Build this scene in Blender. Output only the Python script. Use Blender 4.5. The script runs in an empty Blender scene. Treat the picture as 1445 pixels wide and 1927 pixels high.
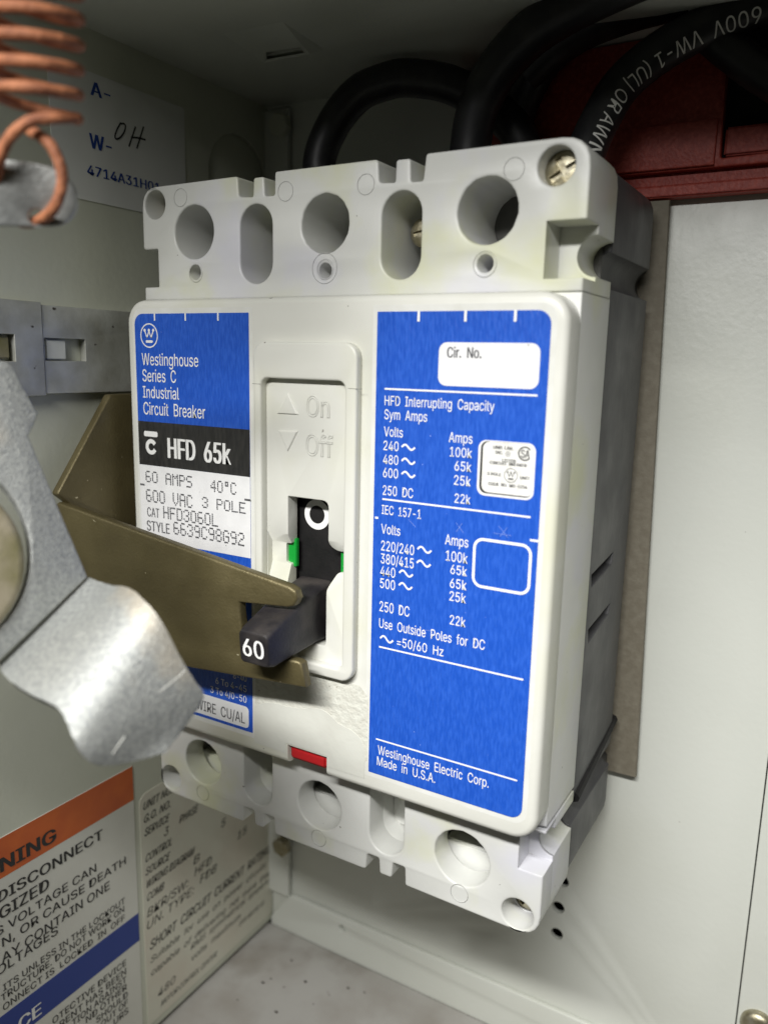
import bpy, bmesh, math, random
from mathutils import Vector, Matrix, noise
from mathutils.geometry import tessellate_polygon

random.seed(7)
SC = bpy.context.scene
COL = SC.collection
S = 0.001                                   # everything below is written in millimetres

# ------------------------------------------------------------------ camera
CAM = Vector((94.0647, -132.1901, 39.1032))
CR = Vector((0.8628, 0.5050, 0.0220))       # right
CD = Vector((0.1147, -0.1533, -0.9815))     # down
CF = Vector((-0.4923, 0.8494, -0.1902))     # forward
FPX = 1498.39                               # focal length in photo pixels (1445 x 1927)
cd = bpy.data.cameras.new('camera')
cam = bpy.data.objects.new('camera', cd); COL.objects.link(cam)
cd.sensor_fit = 'VERTICAL'; cd.sensor_height = 24.0
cd.lens = FPX / 1927 * 24.0
cd.clip_start = 0.005; cd.clip_end = 5.0
R3 = Matrix((CR, -CD, -CF)).transposed().to_4x4()
cam.matrix_world = Matrix.Translation(CAM * S) @ R3
cd.dof.use_dof = True; cd.dof.focus_distance = 0.171; cd.dof.aperture_fstop = 9.0
SC.camera = cam

# ------------------------------------------------------------------ world, lamp, exposure
W = bpy.data.worlds.new('World'); SC.world = W; W.use_nodes = True
bg = W.node_tree.nodes['Background']
bg.inputs[0].default_value = (0.80, 0.86, 0.66, 1); bg.inputs[1].default_value = 0.022
ld = bpy.data.lights.new('work_light', 'AREA')
ld.shape = 'RECTANGLE'; ld.size = 0.220; ld.size_y = 0.014
ld.energy = 0.265; ld.color = (1.0, 0.99, 0.97); ld.spread = math.radians(66)
lamp = bpy.data.objects.new('work_light', ld); COL.objects.link(lamp)
LP = Vector((72, -200, 150)); LT = Vector((52, 0, -45))
lamp.location = LP * S
lamp.rotation_euler = (LT - LP).to_track_quat('-Z', 'Y').to_euler()
SC.view_settings.view_transform = 'Standard'; SC.view_settings.look = 'None'
SC.view_settings.exposure = 0.0; SC.view_settings.gamma = 1.0
SC.view_settings.use_curve_mapping = False

# ------------------------------------------------------------------ places read off the photograph, as points on real planes
def ray(x, y): return (CR * ((x - 722.5) / FPX) + CD * ((y - 963.5) / FPX) + CF)
def onY(x, y, Y=0.0): r = ray(x, y); return CAM + r * ((Y - CAM.y) / r.y)
def onX(x, y, X): r = ray(x, y); return CAM + r * ((X - CAM.x) / r.x)
def onZ(x, y, Z): r = ray(x, y); return CAM + r * ((Z - CAM.z) / r.z)
def at(x, y, t): return CAM + ray(x, y).normalized() * t

# ------------------------------------------------------------------ materials
def mat(name, col, rough=0.45, metal=0.0, col2=None, nscale=200, nlo=0.35, nhi=0.7, detail=4,
        bump=0.0, bscale=1500, bdist=0.0002, rvar=0.0, spec=0.5, stretch=None, specks=None, bevel=0.0,
        stain=None, stain2=None, sscale=25, coat=0.0):
    m = bpy.data.materials.new(name); m.use_nodes = True
    nt = m.node_tree; N = nt.nodes; L = nt.links
    b = N['Principled BSDF']
    b.inputs['Base Color'].default_value = (*col, 1); b.inputs['Roughness'].default_value = rough
    b.inputs['Metallic'].default_value = metal; b.inputs['Specular IOR Level'].default_value = spec
    b.inputs['Coat Weight'].default_value = coat
    tc = N.new('ShaderNodeTexCoord'); src = tc.outputs['Object']
    if stretch:
        mp = N.new('ShaderNodeMapping'); mp.inputs['Scale'].default_value = stretch
        L.new(src, mp.inputs['Vector']); src2 = mp.outputs[0]
    else: src2 = src
    def noise_(scale, s=src, det=detail):
        n = N.new('ShaderNodeTexNoise'); n.inputs['Scale'].default_value = scale; n.inputs['Detail'].default_value = det
        L.new(s, n.inputs['Vector']); return n.outputs['Fac']
    def ramp(fac, lo, hi, a=0.0, bb=1.0):
        r = N.new('ShaderNodeMapRange'); r.inputs['From Min'].default_value = lo; r.inputs['From Max'].default_value = hi
        r.inputs['To Min'].default_value = a; r.inputs['To Max'].default_value = bb
        L.new(fac, r.inputs['Value']); return r.outputs[0]
    def mix(fac, a, c2):
        x = N.new('ShaderNodeMix'); x.data_type = 'RGBA'; L.new(fac, x.inputs['Factor'])
        if isinstance(a, tuple): x.inputs['A'].default_value = (*a, 1)
        else: L.new(a, x.inputs['A'])
        x.inputs['B'].default_value = (*c2, 1); return x.outputs['Result']
    cur = tuple(col)
    if col2:
        cur = mix(ramp(noise_(nscale, src2), nlo, nhi), cur, col2)
    if stain:
        cur = mix(ramp(noise_(sscale), 0.50, 0.68, 0, stain[3] if len(stain) > 3 else 0.5), cur, tuple(stain[:3]))
    if stain2:
        mp2 = N.new('ShaderNodeMapping'); mp2.inputs['Location'].default_value = (0.31, 0.17, 0.53); L.new(src, mp2.inputs['Vector'])
        cur = mix(ramp(noise_(sscale * 0.9, mp2.outputs[0]), 0.52, 0.66, 0, stain2[3]), cur, tuple(stain2[:3]))
    if specks:
        cur = mix(ramp(noise_(specks[1], src, 2), specks[2], specks[2] + 0.03), cur, specks[0])
    if not isinstance(cur, tuple): L.new(cur, b.inputs['Base Color'])
    if rvar:
        L.new(ramp(noise_(nscale * 1.7), 0.3, 0.7, rough - rvar, rough + rvar), b.inputs['Roughness'])
    nrm = None
    if bevel:
        bv = N.new('ShaderNodeBevel'); bv.inputs['Radius'].default_value = bevel; bv.samples = 4; nrm = bv.outputs[0]
    if bump:
        bp = N.new('ShaderNodeBump'); bp.inputs['Strength'].default_value = bump; bp.inputs['Distance'].default_value = bdist
        L.new(noise_(bscale, src2, 3), bp.inputs['Height'])
        if nrm: L.new(nrm, bp.inputs['Normal'])
        nrm = bp.outputs[0]
    if nrm: L.new(nrm, b.inputs['Normal'])
    return m

M = {}
M['plastic'] = mat('grey_plastic', (0.66, 0.665, 0.635), 0.36, col2=(0.62, 0.625, 0.585), nscale=60, bump=0.25, bscale=900, bdist=0.00008,
                   rvar=0.06, stain=(0.61, 0.625, 0.36, 0.7), sscale=44, stain2=(0.60, 0.595, 0.71, 0.5), specks=((0.16, 0.15, 0.12), 520, 0.76), bevel=0.0005)
M['plastic_face'] = mat('grey_plastic_face', (0.68, 0.68, 0.625), 0.36, col2=(0.64, 0.64, 0.58), nscale=60, bump=0.25, bscale=900, bdist=0.00008,
                   rvar=0.06, stain=(0.62, 0.62, 0.45, 0.55), sscale=30, specks=((0.16, 0.15, 0.12), 520, 0.76), bevel=0.0003)
M['base'] = mat('dark_grey_moulding', (0.052, 0.052, 0.056), 0.5, col2=(0.085, 0.085, 0.086), nscale=60, stretch=(1, 1, 0.18), nlo=0.35, nhi=0.68,
                bump=0.3, bscale=900, rvar=0.1, bevel=0.0006)
M['base_dark'] = mat('dark_moulding_edge', (0.05, 0.05, 0.048), 0.55, col2=(0.09, 0.088, 0.08), nscale=90, bump=0.3, bscale=900, bevel=0.0006)
M['black'] = mat('black_phenolic', (0.008, 0.008, 0.008), 0.6, spec=0.25, col2=(0.014, 0.013, 0.013), nscale=300, bump=0.3, bscale=2500, specks=((0.3, 0.3, 0.3), 900, 0.76))
M['handle'] = mat('worn_black_handle', (0.014, 0.0125, 0.0145), 0.52, col2=(0.058, 0.050, 0.045), nscale=140, nlo=0.45, nhi=0.75, bump=0.35, bscale=1800, bevel=0.0007, rvar=0.08)
M['blue'] = mat('blue_label_film', (0.013, 0.080, 0.465), 0.32, col2=(0.026, 0.112, 0.55), nscale=2200, nlo=0.38, nhi=0.68, stretch=(1, 1, 0.22), bump=0.9, bscale=2000, bdist=0.00018,
                specks=((0.35, 0.45, 0.85), 1500, 0.77), spec=0.4)
M['labelblack'] = mat('black_label_band', (0.018, 0.018, 0.018), 0.36, col2=(0.035, 0.034, 0.032), nscale=1200, stretch=(1, 1, 0.25), bump=0.6, bscale=1100, bdist=0.00016)
M['white'] = mat('white_label', (0.80, 0.80, 0.80), 0.42, col2=(0.74, 0.74, 0.74), nscale=300, bump=0.1, specks=((0.2, 0.2, 0.2), 900, 0.765))
M['offwhite'] = mat('worn_white_sticker', (0.77, 0.765, 0.73), 0.5, col2=(0.66, 0.65, 0.61), nscale=700, nlo=0.45, nhi=0.7)
M['ink_white'] = mat('white_ink', (0.82, 0.82, 0.80), 0.5)
M['ink_black'] = mat('black_ink', (0.022, 0.022, 0.022), 0.5)
M['ink_grey'] = mat('dark_grey_ink', (0.055, 0.055, 0.06), 0.5, col2=(0.16, 0.16, 0.17), nscale=900)
M['ink_blue'] = mat('blue_ink', (0.015, 0.055, 0.28), 0.5)
M['ink_faint'] = mat('faded_ink', (0.04, 0.04, 0.035), 0.6, col2=(0.15, 0.145, 0.12), nscale=700, nlo=0.4, nhi=0.66)
M['green'] = mat('green_plastic', (0.006, 0.30, 0.035), 0.4, bump=0.2)
M['red_plastic'] = mat('red_plastic', (0.52, 0.018, 0.022), 0.33, bump=0.15, bevel=0.0004)
M['screw'] = mat('zinc_plated_screw', (0.46, 0.43, 0.33), 0.42, 0.9, col2=(0.32, 0.28, 0.17), nscale=500, rvar=0.1, bump=0.3, bscale=1500)
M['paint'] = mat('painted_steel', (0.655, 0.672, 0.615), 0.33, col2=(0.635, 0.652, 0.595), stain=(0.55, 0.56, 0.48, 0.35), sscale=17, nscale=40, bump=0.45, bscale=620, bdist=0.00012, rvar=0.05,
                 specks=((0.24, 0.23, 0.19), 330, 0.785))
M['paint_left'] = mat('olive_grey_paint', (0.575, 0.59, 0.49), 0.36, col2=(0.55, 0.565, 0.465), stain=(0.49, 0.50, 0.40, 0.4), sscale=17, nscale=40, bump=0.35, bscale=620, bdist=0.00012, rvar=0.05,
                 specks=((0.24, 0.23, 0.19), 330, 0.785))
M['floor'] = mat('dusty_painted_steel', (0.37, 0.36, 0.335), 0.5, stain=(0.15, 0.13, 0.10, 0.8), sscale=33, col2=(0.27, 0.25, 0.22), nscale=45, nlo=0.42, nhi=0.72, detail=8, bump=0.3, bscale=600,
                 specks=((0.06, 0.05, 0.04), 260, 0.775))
M['fibre'] = mat('brown_fibre_board', (0.170, 0.150, 0.110), 0.7, col2=(0.215, 0.195, 0.148), nscale=500, nlo=0.4, nhi=0.75, detail=6, bump=0.5, bscale=1200)
M['red'] = mat('red_moulded_insulator', (0.31, 0.036, 0.022), 0.5, col2=(0.40, 0.062, 0.04), nscale=900, nlo=0.45, nhi=0.65, bump=0.6, bscale=1500, bevel=0.0005)
M['cable'] = mat('black_cable_jacket', (0.010, 0.010, 0.012), 0.45, col2=(0.028, 0.027, 0.027), nlo=0.45, nhi=0.75, detail=7, nscale=160, bump=0.2, bscale=700)
M['zinc'] = mat('zinc_plated_steel', (0.40, 0.41, 0.39), 0.56, 0.6, col2=(0.27, 0.28, 0.275), nscale=1500, nlo=0.34, nhi=0.68, detail=8, rvar=0.08,
                bump=0.9, bscale=3200, bdist=0.00016, stain=(0.50, 0.42, 0.30, 1.0), sscale=42)
M['bar'] = mat('dull_galvanised_steel', (0.52, 0.53, 0.49), 0.5, 0.5, col2=(0.38, 0.38, 0.33), nscale=180, detail=7, rvar=0.1, bump=0.3, bscale=900,
               specks=((0.06, 0.05, 0.04), 300, 0.72))
M['brass'] = mat('olive_chromate_steel', (0.145, 0.120, 0.056), 0.44, 0.5, col2=(0.112, 0.092, 0.043), nscale=110, detail=6, rvar=0.1, bump=0.4, bscale=1600, bevel=0.0005,
                 specks=((0.5, 0.45, 0.3), 700, 0.755))
M['pin'] = mat('tarnished_pin', (0.40, 0.35, 0.25), 0.6, 0.4, col2=(0.20, 0.185, 0.07), nscale=120, bump=0.4)
M['copper'] = mat('rusty_spring_wire', (0.40, 0.150, 0.066), 0.72, 0.0, col2=(0.20, 0.066, 0.028), nscale=420, nlo=0.4, nhi=0.7, detail=7, bump=0.9, bscale=1500, bdist=0.0003)
M['tab'] = mat('zinc_tab', (0.50, 0.51, 0.49), 0.36, 0.75, col2=(0.33, 0.34, 0.33), nscale=160, nlo=0.4, nhi=0.65, detail=6, bump=0.3, rvar=0.1)
M['paper'] = mat('pale_paper', (0.72, 0.73, 0.70), 0.6, col2=(0.68, 0.69, 0.65), nscale=60)
M['paper_card'] = mat('yellowed_paper_card', (0.66, 0.65, 0.545), 0.6, col2=(0.63, 0.57, 0.47), nscale=50, nlo=0.45, nhi=0.75)
M['paper_warn'] = mat('warning_sticker_film', (0.68, 0.68, 0.615), 0.42, col2=(0.63, 0.625, 0.56), nscale=60)
M['orange'] = mat('orange_band', (0.60, 0.13, 0.022), 0.45, col2=(0.52, 0.10, 0.02), nscale=150)
M['blueband'] = mat('blue_band', (0.022, 0.05, 0.26), 0.45)
M['shade_black'] = mat('painted_dark_shade', (0.006, 0.006, 0.006), 0.9)  # near-black colour in place of shade behind openings
M['margin'] = mat('clear_film_margin', (0.72, 0.725, 0.69), 0.3, col2=(0.66, 0.66, 0.61), nscale=260)
M['scratch'] = mat('scratched_film', (0.30, 0.40, 0.72), 0.5)
M['brightscratch'] = mat('bare_metal_scratch', (0.75, 0.75, 0.70), 0.35, 0.6)
M['seam'] = mat('seam_line', (0.20, 0.20, 0.17), 0.8)
M['residue'] = mat('peeled_film', (0.655, 0.66, 0.60), 0.5, col2=(0.61, 0.61, 0.55), nscale=120, bump=0.4, bscale=500)
M['rough_res'] = mat('adhesive_residue', (0.655, 0.66, 0.59), 0.6, col2=(0.60, 0.59, 0.52), nscale=500, bump=0.8, bscale=800, bdist=0.0004,
                     specks=((0.30, 0.28, 0.23), 900, 0.72))
M['dirt'] = mat('dirt_crumb', (0.045, 0.038, 0.03), 0.9)

# ------------------------------------------------------------------ object helpers
def link_mesh(name, me, material, parent=None, smooth=None):
    o = bpy.data.objects.new(name, me); COL.objects.link(o)
    if material is not None:
        me.materials.clear(); me.materials.append(material)
    if smooth is not None:
        me.polygons.foreach_set('use_smooth', [True] * len(me.polygons))
        me.set_sharp_from_angle(angle=math.radians(smooth))
    if parent is not None:
        o.parent = parent
        o.matrix_parent_inverse = parent.matrix_basis.inverted()
    return o
def from_bm(name, bm, material, parent=None, smooth=None, origin=None):
    """mm bmesh in world space -> object"""
    bmesh.ops.recalc_face_normals(bm, faces=bm.faces)
    me = bpy.data.meshes.new(name)
    org = Vector(origin) if origin is not None else Vector((0, 0, 0))
    for v in bm.verts: v.co = (v.co - org) * S
    bm.to_mesh(me); bm.free()
    o = link_mesh(name, me, material, parent, smooth)
    if origin is not None:
        if parent is None: o.location = org * S
    return o
def from_data(name, verts, faces, material, parent=None, smooth=None):
    me = bpy.data.meshes.new(name)
    me.from_pydata([tuple(Vector(v) * S) for v in verts], [], faces); me.validate(); me.update()
    return link_mesh(name, me, material, parent, smooth)
def thing(name, label, cat, loc, group=None):
    e = bpy.data.objects.new(name, None); COL.objects.link(e)
    e.location = Vector(loc) * S; e.empty_display_size = 0.01
    tag(e, label, cat, group); return e
def tag(o, label, cat, group=None):
    o['label'] = label; o['category'] = cat
    if group: o['group'] = group
    return o
def structure(o, label=None, cat=None):
    o['kind'] = 'structure'
    if label: o['label'] = label
    if cat: o['category'] = cat
    return o
def mesh_of(o):
    dg = bpy.context.evaluated_depsgraph_get(); dg.update()
    return bpy.data.meshes.new_from_object(o.evaluated_get(dg))

def rrect(x0, z0, x1, z1, r, seg=6, rs=None):
    rs = rs or (r, r, r, r)                     # bl, br, tr, tl
    out = []
    for (cx, cz, a0, rr) in ((x0, z0, 180, rs[0]), (x1, z0, 270, rs[1]), (x1, z1, 0, rs[2]), (x0, z1, 90, rs[3])):
        sx = 1 if cx == x0 else -1; sz = 1 if cz == z0 else -1
        if rr <= 0: out.append((cx, cz)); continue
        for k in range(seg + 1):
            a = math.radians(a0 + 90 * k / seg)
            out.append((cx + sx * rr + rr * math.cos(a), cz + sz * rr + rr * math.sin(a)))
    return out
def circ(x, z, r, n=40, wob=0.0):
    return [(x + (r + wob * random.uniform(-1, 1)) * math.cos(2 * math.pi * k / n), z + (r + wob * random.uniform(-1, 1)) * math.sin(2 * math.pi * k / n)) for k in range(n)]
def slot(x, z0, z1, hw, n=14):
    return [(x + hw * math.cos(math.pi * k / n), z1 - hw + hw * math.sin(math.pi * k / n)) for k in range(n + 1)] + \
           [(x - hw * math.cos(math.pi * k / n), z0 + hw - hw * math.sin(math.pi * k / n)) for k in range(n + 1)]
def round_poly(pts, r, seg=5):
    out = []; n = len(pts)
    for i in range(n):
        p = Vector(pts[i]); a = Vector(pts[i - 1]) - p; b = Vector(pts[(i + 1) % n]) - p
        rr = r[i] if isinstance(r, (list, tuple)) else r
        d = min(rr, a.length * 0.45, b.length * 0.45)
        if d <= 0: out.append(tuple(p)); continue
        p0 = p + a.normalized() * d; p1 = p + b.normalized() * d
        for k in range(seg + 1):
            t = k / seg
            out.append(tuple(p0 * (1 - t) ** 2 + p * 2 * t * (1 - t) + p1 * t * t))
    return out
def plate_mesh(loops, thick, bev=0.0, mapf=None):
    """2D loops (mm) -> solid plate mesh, local z from -thick (back) to 0 (front), mapped by mapf(x,z,depth)"""
    cu = bpy.data.curves.new('c', 'CURVE'); cu.dimensions = '2D'; cu.fill_mode = 'BOTH'
    for lp in loops:
        sp = cu.splines.new('POLY'); sp.points.add(len(lp) - 1)
        for p, q in zip(sp.points, lp): p.co = (q[0], q[1], 0, 1)
        sp.use_cyclic_u = True
    cu.extrude = max(1e-4, thick / 2 - bev); cu.bevel_depth = bev; cu.bevel_resolution = 2; cu.offset = -bev
    o = bpy.data.objects.new('c', cu); COL.objects.link(o)
    me = mesh_of(o); bpy.data.objects.remove(o); bpy.data.curves.remove(cu)
    bm = bmesh.new(); bm.from_mesh(me); bpy.data.meshes.remove(me)
    bmesh.ops.remove_doubles(bm, verts=bm.verts, dist=1e-4)
    for v in bm.verts:
        x, z, d = v.co.x, v.co.y, thick / 2 - v.co.z
        v.co = mapf(x, z, d)
    return bm
def plate(name, loops, y0, thick, material, parent=None, bev=0.0, smooth=35, origin=None):
    """plate parallel to the breaker front: front at y0, going back by thick"""
    bm = plate_mesh(loops, thick, bev, lambda x, z, d: Vector((x, y0 + d, z)))
    return from_bm(name, bm, material, parent, smooth, origin)
def bm_box(bm, x0, x1, y0, y1, z0, z1, bev=0.0):
    g = bmesh.ops.create_cube(bm, size=1)
    for v in g['verts']:
        v.co = Vector(((x0 + x1) / 2 + v.co.x * (x1 - x0), (y0 + y1) / 2 + v.co.y * (y1 - y0), (z0 + z1) / 2 + v.co.z * (z1 - z0)))
    if bev:
        es = {e for v in g['verts'] for e in v.link_edges}
        bmesh.ops.bevel(bm, geom=list(es), offset=bev, segments=2, affect='EDGES')
    return bm
def box(name, b, material, parent=None, bev=0.0, origin=None):
    bm = bmesh.new(); bm_box(bm, *b, bev=bev)
    return from_bm(name, bm, material, parent, 35, origin)
def boolean(o, cutter_bms, op='DIFFERENCE'):
    for bm in cutter_bms:
        bmesh.ops.recalc_face_normals(bm, faces=bm.faces)
        for v in bm.verts: v.co *= S
        me = bpy.data.meshes.new('k'); bm.to_mesh(me); bm.free()
        k = bpy.data.objects.new('k', me); COL.objects.link(k)
        md = o.modifiers.new('b', 'BOOLEAN'); md.object = k; md.operation = op; md.solver = 'EXACT'
        me2 = mesh_of(o); o.modifiers.clear()
        old = o.data; mats = list(old.materials); o.data = me2; bpy.data.meshes.remove(old)
        if not me2.materials:
            for mm in mats: me2.materials.append(mm)
        bpy.data.objects.remove(k); bpy.data.meshes.remove(me)
    o.data.polygons.foreach_set('use_smooth', [True] * len(o.data.polygons))
    o.data.set_sharp_from_angle(angle=math.radians(35))
def bm_cyl(p0, p1, r, n=32, r2=None):
    p0, p1 = Vector(p0), Vector(p1); bm = bmesh.new()
    d = (p1 - p0); q = d.to_track_quat('Z', 'Y').to_matrix().to_4x4()
    bmesh.ops.create_cone(bm, cap_ends=True, segments=n, radius1=r, radius2=r if r2 is None else r2, depth=d.length,
                          matrix=Matrix.Translation((p0 + p1) / 2) @ q)
    return bm
def catmull(pts, n=10):
    P = [2 * pts[0] - pts[1]] + pts + [2 * pts[-1] - pts[-2]]; out = []
    for i in range(1, len(P) - 2):
        for k in range(n):
            t = k / n; a, b, c, d = P[i - 1], P[i], P[i + 1], P[i + 2]
            out.append(0.5 * ((2 * b) + (c - a) * t + (2 * a - 5 * b + 4 * c - d) * t * t + (3 * b - a - 3 * c + d) * t ** 3))
    out.append(pts[-1].copy()); return out
def frames(path):
    T = [(path[min(i + 1, len(path) - 1)] - path[max(i - 1, 0)]).normalized() for i in range(len(path))]
    u = T[0].orthogonal().normalized(); U = []
    for t in T:
        u = (u - t * u.dot(t)).normalized(); U.append(u)
    return T, U
def tube_bm(path, r, n=20, jitter=0.0):
    T, U = frames(path); bm = bmesh.new(); rings = []
    for p, t, u in zip(path, T, U):
        w = t.cross(u); rr = r * (1 + jitter * random.uniform(-1, 1))
        rings.append([bm.verts.new(p + (u * math.cos(2 * math.pi * k / n) + w * math.sin(2 * math.pi * k / n)) * rr) for k in range(n)])
    for a, b in zip(rings, rings[1:]):
        for k in range(n): bm.faces.new((a[k], a[(k + 1) % n], b[(k + 1) % n], b[k]))
    bm.faces.new(rings[0][::-1]); bm.faces.new(rings[-1]); return bm
def lathe_bm(base, axis, prof, n=40):
    """prof: list of (radius, height along axis)"""
    base, axis = Vector(base), Vector(axis).normalized(); u = axis.orthogonal().normalized(); w = axis.cross(u)
    bm = bmesh.new(); rings = []
    for r, h in prof:
        if r < 1e-6: rings.append([bm.verts.new(base + axis * h)])
        else: rings.append([bm.verts.new(base + axis * h + (u * math.cos(2 * math.pi * k / n) + w * math.sin(2 * math.pi * k / n)) * r) for k in range(n)])
    for a, b in zip(rings, rings[1:]):
        for k in range(n):
            if len(a) == 1: bm.faces.new((a[0], b[k], b[(k + 1) % n]))
            elif len(b) == 1: bm.faces.new((a[k], b[0], a[(k + 1) % n]))
            else: bm.faces.new((a[k], b[k], b[(k + 1) % n], a[(k + 1) % n]))
    return bm

# ------------------------------------------------------------------ lettering
_tc = {}
FONT = None
try: FONT = bpy.data.fonts.load(bpy.utils.system_resource('DATAFILES', path='fonts') + '/Inter.woff2')   # ships with Blender
except Exception: FONT = None
def text_geo(body, weight=0.0):
    key = (body, weight)
    if key in _tc: return _tc[key]
    cu = bpy.data.curves.new('t', 'FONT'); cu.body = body; cu.resolution_u = 3
    if FONT: cu.font = FONT
    o = bpy.data.objects.new('t', cu); COL.objects.link(o)
    me = mesh_of(o); bpy.data.objects.remove(o); bpy.data.curves.remove(cu)
    vs = [(v.co.x, v.co.y) for v in me.vertices]; fs = [tuple(p.vertices) for p in me.polygons]
    bpy.data.meshes.remove(me)
    x0 = min(v[0] for v in vs); x1 = max(v[0] for v in vs)
    vs = [((x - x0), y) for x, y in vs]
    _tc[key] = (vs, fs, x1 - x0); return _tc[key]
CAPH = max(v[1] for v in text_geo('H')[0])
class Ink:
    """collects flat marks lying on a plane; one mesh in the end"""
    def __init__(self): self.v = []; self.f = []
    def add(self, vs, fs):
        n = len(self.v); self.v += vs; self.f += [tuple(i + n for i in f) for f in fs]
    def text(self, body, L, R, H, weight=0.0, prefix=''):
        """L,R: ends of the base line; H: cap height point above L"""
        full = prefix + body
        vs, fs, w = text_geo(full, weight)
        wb = text_geo(body, weight)[2] if prefix else w
        off = w - wb
        u, h = Vector(R) - Vector(L), Vector(H) - Vector(L)
        nrm = u.cross(h).normalized() * 0.006
        reps = [0.0] if weight <= 0 else [-weight * 1.3, 0.0, weight * 1.3]
        for q, dx in enumerate(reps):
            self.add([Vector(L) + u * ((x + dx - off) / wb) + h * (y / CAPH) + nrm * q for x, y in vs], fs)
    def stroke(self, pts, w, nrm, closed=False):
        """flat ribbon along pts, width w, lying on plane with normal nrm"""
        P = [Vector(p) for p in pts]; n = len(P); a = []; nrm = Vector(nrm)
        for i in range(n):
            if closed: t = P[(i + 1) % n] - P[i - 1]
            else: t = P[min(i + 1, n - 1)] - P[max(i - 1, 0)]
            s = t.normalized().cross(nrm).normalized() * (w / 2)
            if not closed and i == 0: P[i] = P[i] - t.normalized() * w * 0.2
            if not closed and i == n - 1: P[i] = P[i] + t.normalized() * w * 0.2
            a += [P[i] - s, P[i] + s]
        fs = [(2 * i, 2 * i + 1, 2 * i + 3, 2 * i + 2) for i in range(n - 1)]
        if closed: fs.append((2 * n - 2, 2 * n - 1, 1, 0))
        self.add(a, fs)
    def poly(self, pts):
        P = [Vector(p) for p in pts]
        tri = tessellate_polygon([P]); self.add(P, [tuple(t) for t in tri])
    def build(self, name, material, parent=None):
        o = from_data(name, self.v, self.f, material, parent); return o
DOT = {'0': '01110100011000110001100011000101110', '2': '01110100010000100110010001000011111', '3': '01110100010000100110000011000101110',
       '4': '00010001100101010010111110001000010', '6': '01110100001000011110100011000101110', '8': '01110100011000101110100011000101110',
       '9': '01110100011000101111000010000101110', 'A': '01110100011000111111100011000110001', 'C': '01110100011000010000100001000101110',
       'D': '11110100011000110001100011000111110', 'E': '11111100001000011110100001000011111', 'F': '11111100001000011110100001000010000',
       'G': '01110100011000010111100011000101110', 'H': '10001100011000111111100011000110001', 'L': '10000100001000010000100001000011111',
       'M': '10001110111010110001100011000110001', 'O': '01110100011000110001100011000101110', 'P': '11110100011000111110100001000010000',
       'S': '01111100001000001110000010000111110', 'V': '10001100011000110001100010101000100', '\u00b0': '01110010100111000000000000000000000', ' ': '0' * 35}
def dots(ink, body, L, R, H):
    L, R, H = Vector(L), Vector(R), Vector(H); n = len(body); cols = 6 * n - 1
    u = (R - L) / (cols - 1); h = (H - L) / 6; ru = u * 0.62; rh = h * 0.50
    for i, ch in enumerate(body):
        for r in range(7):
            for c in range(5):
                if DOT[ch][r * 5 + c] == '1':
                    o = L + u * (6 * i + c) + h * (6 - r)
                    o = o + ru * random.uniform(-.1, .1) + rh * random.uniform(-.1, .1)
                    ink.add([o + ru * math.cos(k * math.pi / 4) + rh * math.sin(k * math.pi / 4) for k in range(8)], [tuple(range(8))])

# ================================================================== THE ENCLOSURE
BY = 66.0; LX = -62.7; CZ = 109.8; FZ = -158.2
holes = [circ(39.4, -103.4, 1.75, 24), circ(38.7, -111.9, 1.75, 24), circ(38.8, -120.3, 1.75, 24)]
o = plate('back_wall', [[(LX, FZ), (86.2, FZ), (86.2, CZ), (LX, CZ)]] + holes, BY, 1.6, M['paint'], None, 0.12)
structure(o, 'pale grey green painted steel back wall with small round holes', 'wall')
o = plate('right_wall', [[(86.5, FZ), (190, FZ), (190, CZ), (86.5, CZ)]], BY - 0.5, 2.1, M['paint'], None, 0.25)
structure(o, 'plain strip of painted steel right of the vertical seam', 'wall')
o = box('hole_dark_sheet', (LX - 1, 190, BY + 12, BY + 13, FZ - 1, CZ + 1), M['shade_black']); structure(o)  # black sheet added so the wall holes read as deep shade
# left wall
bm = plate_mesh([[(-85, -156.5), (BY - 0.1, -156.5), (BY - 0.1, CZ + 2), (-85, CZ + 2)], circ(52.5, 87.0, 12.5, 40)], 1.5, 0.0, lambda y, z, d: Vector((LX - d, y, z)))
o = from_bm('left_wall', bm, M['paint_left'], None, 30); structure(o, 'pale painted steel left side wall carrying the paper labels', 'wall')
# pressed knockout in the left wall
bm = lathe_bm((LX - 0.55, 52.5, 87.0), (1, 0, 0), [(0, 0.0), (11.2, 0.0), (12.35, -0.5), (12.4, -1.0)], 40)
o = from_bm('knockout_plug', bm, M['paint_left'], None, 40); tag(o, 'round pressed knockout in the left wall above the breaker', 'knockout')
# corner flange left of the back wall, its two fasteners
o = plate('corner_flange', [[(LX + 0.05, FZ + 14), (-54.2, FZ + 14), (-54.2, CZ - 1.5), (LX + 0.05, CZ - 1.5)]], BY - 2.2, 1.8, M['paint'], None, 0.3)
tag(o, 'narrow painted flange in the corner of left wall and back wall', 'flange')
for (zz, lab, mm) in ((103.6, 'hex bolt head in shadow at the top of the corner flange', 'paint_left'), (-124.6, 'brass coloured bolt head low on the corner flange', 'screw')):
    bm = lathe_bm((-56.0, BY - 2.2, zz), (0, -1, 0), [(3.4, 0), (3.4, 2.0), (3.0, 2.5), (0, 2.6)], 6)
    tag(from_bm('bolt', bm, M[mm], None, 20), lab, 'bolt', 'bolts of the corner flange')
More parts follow.
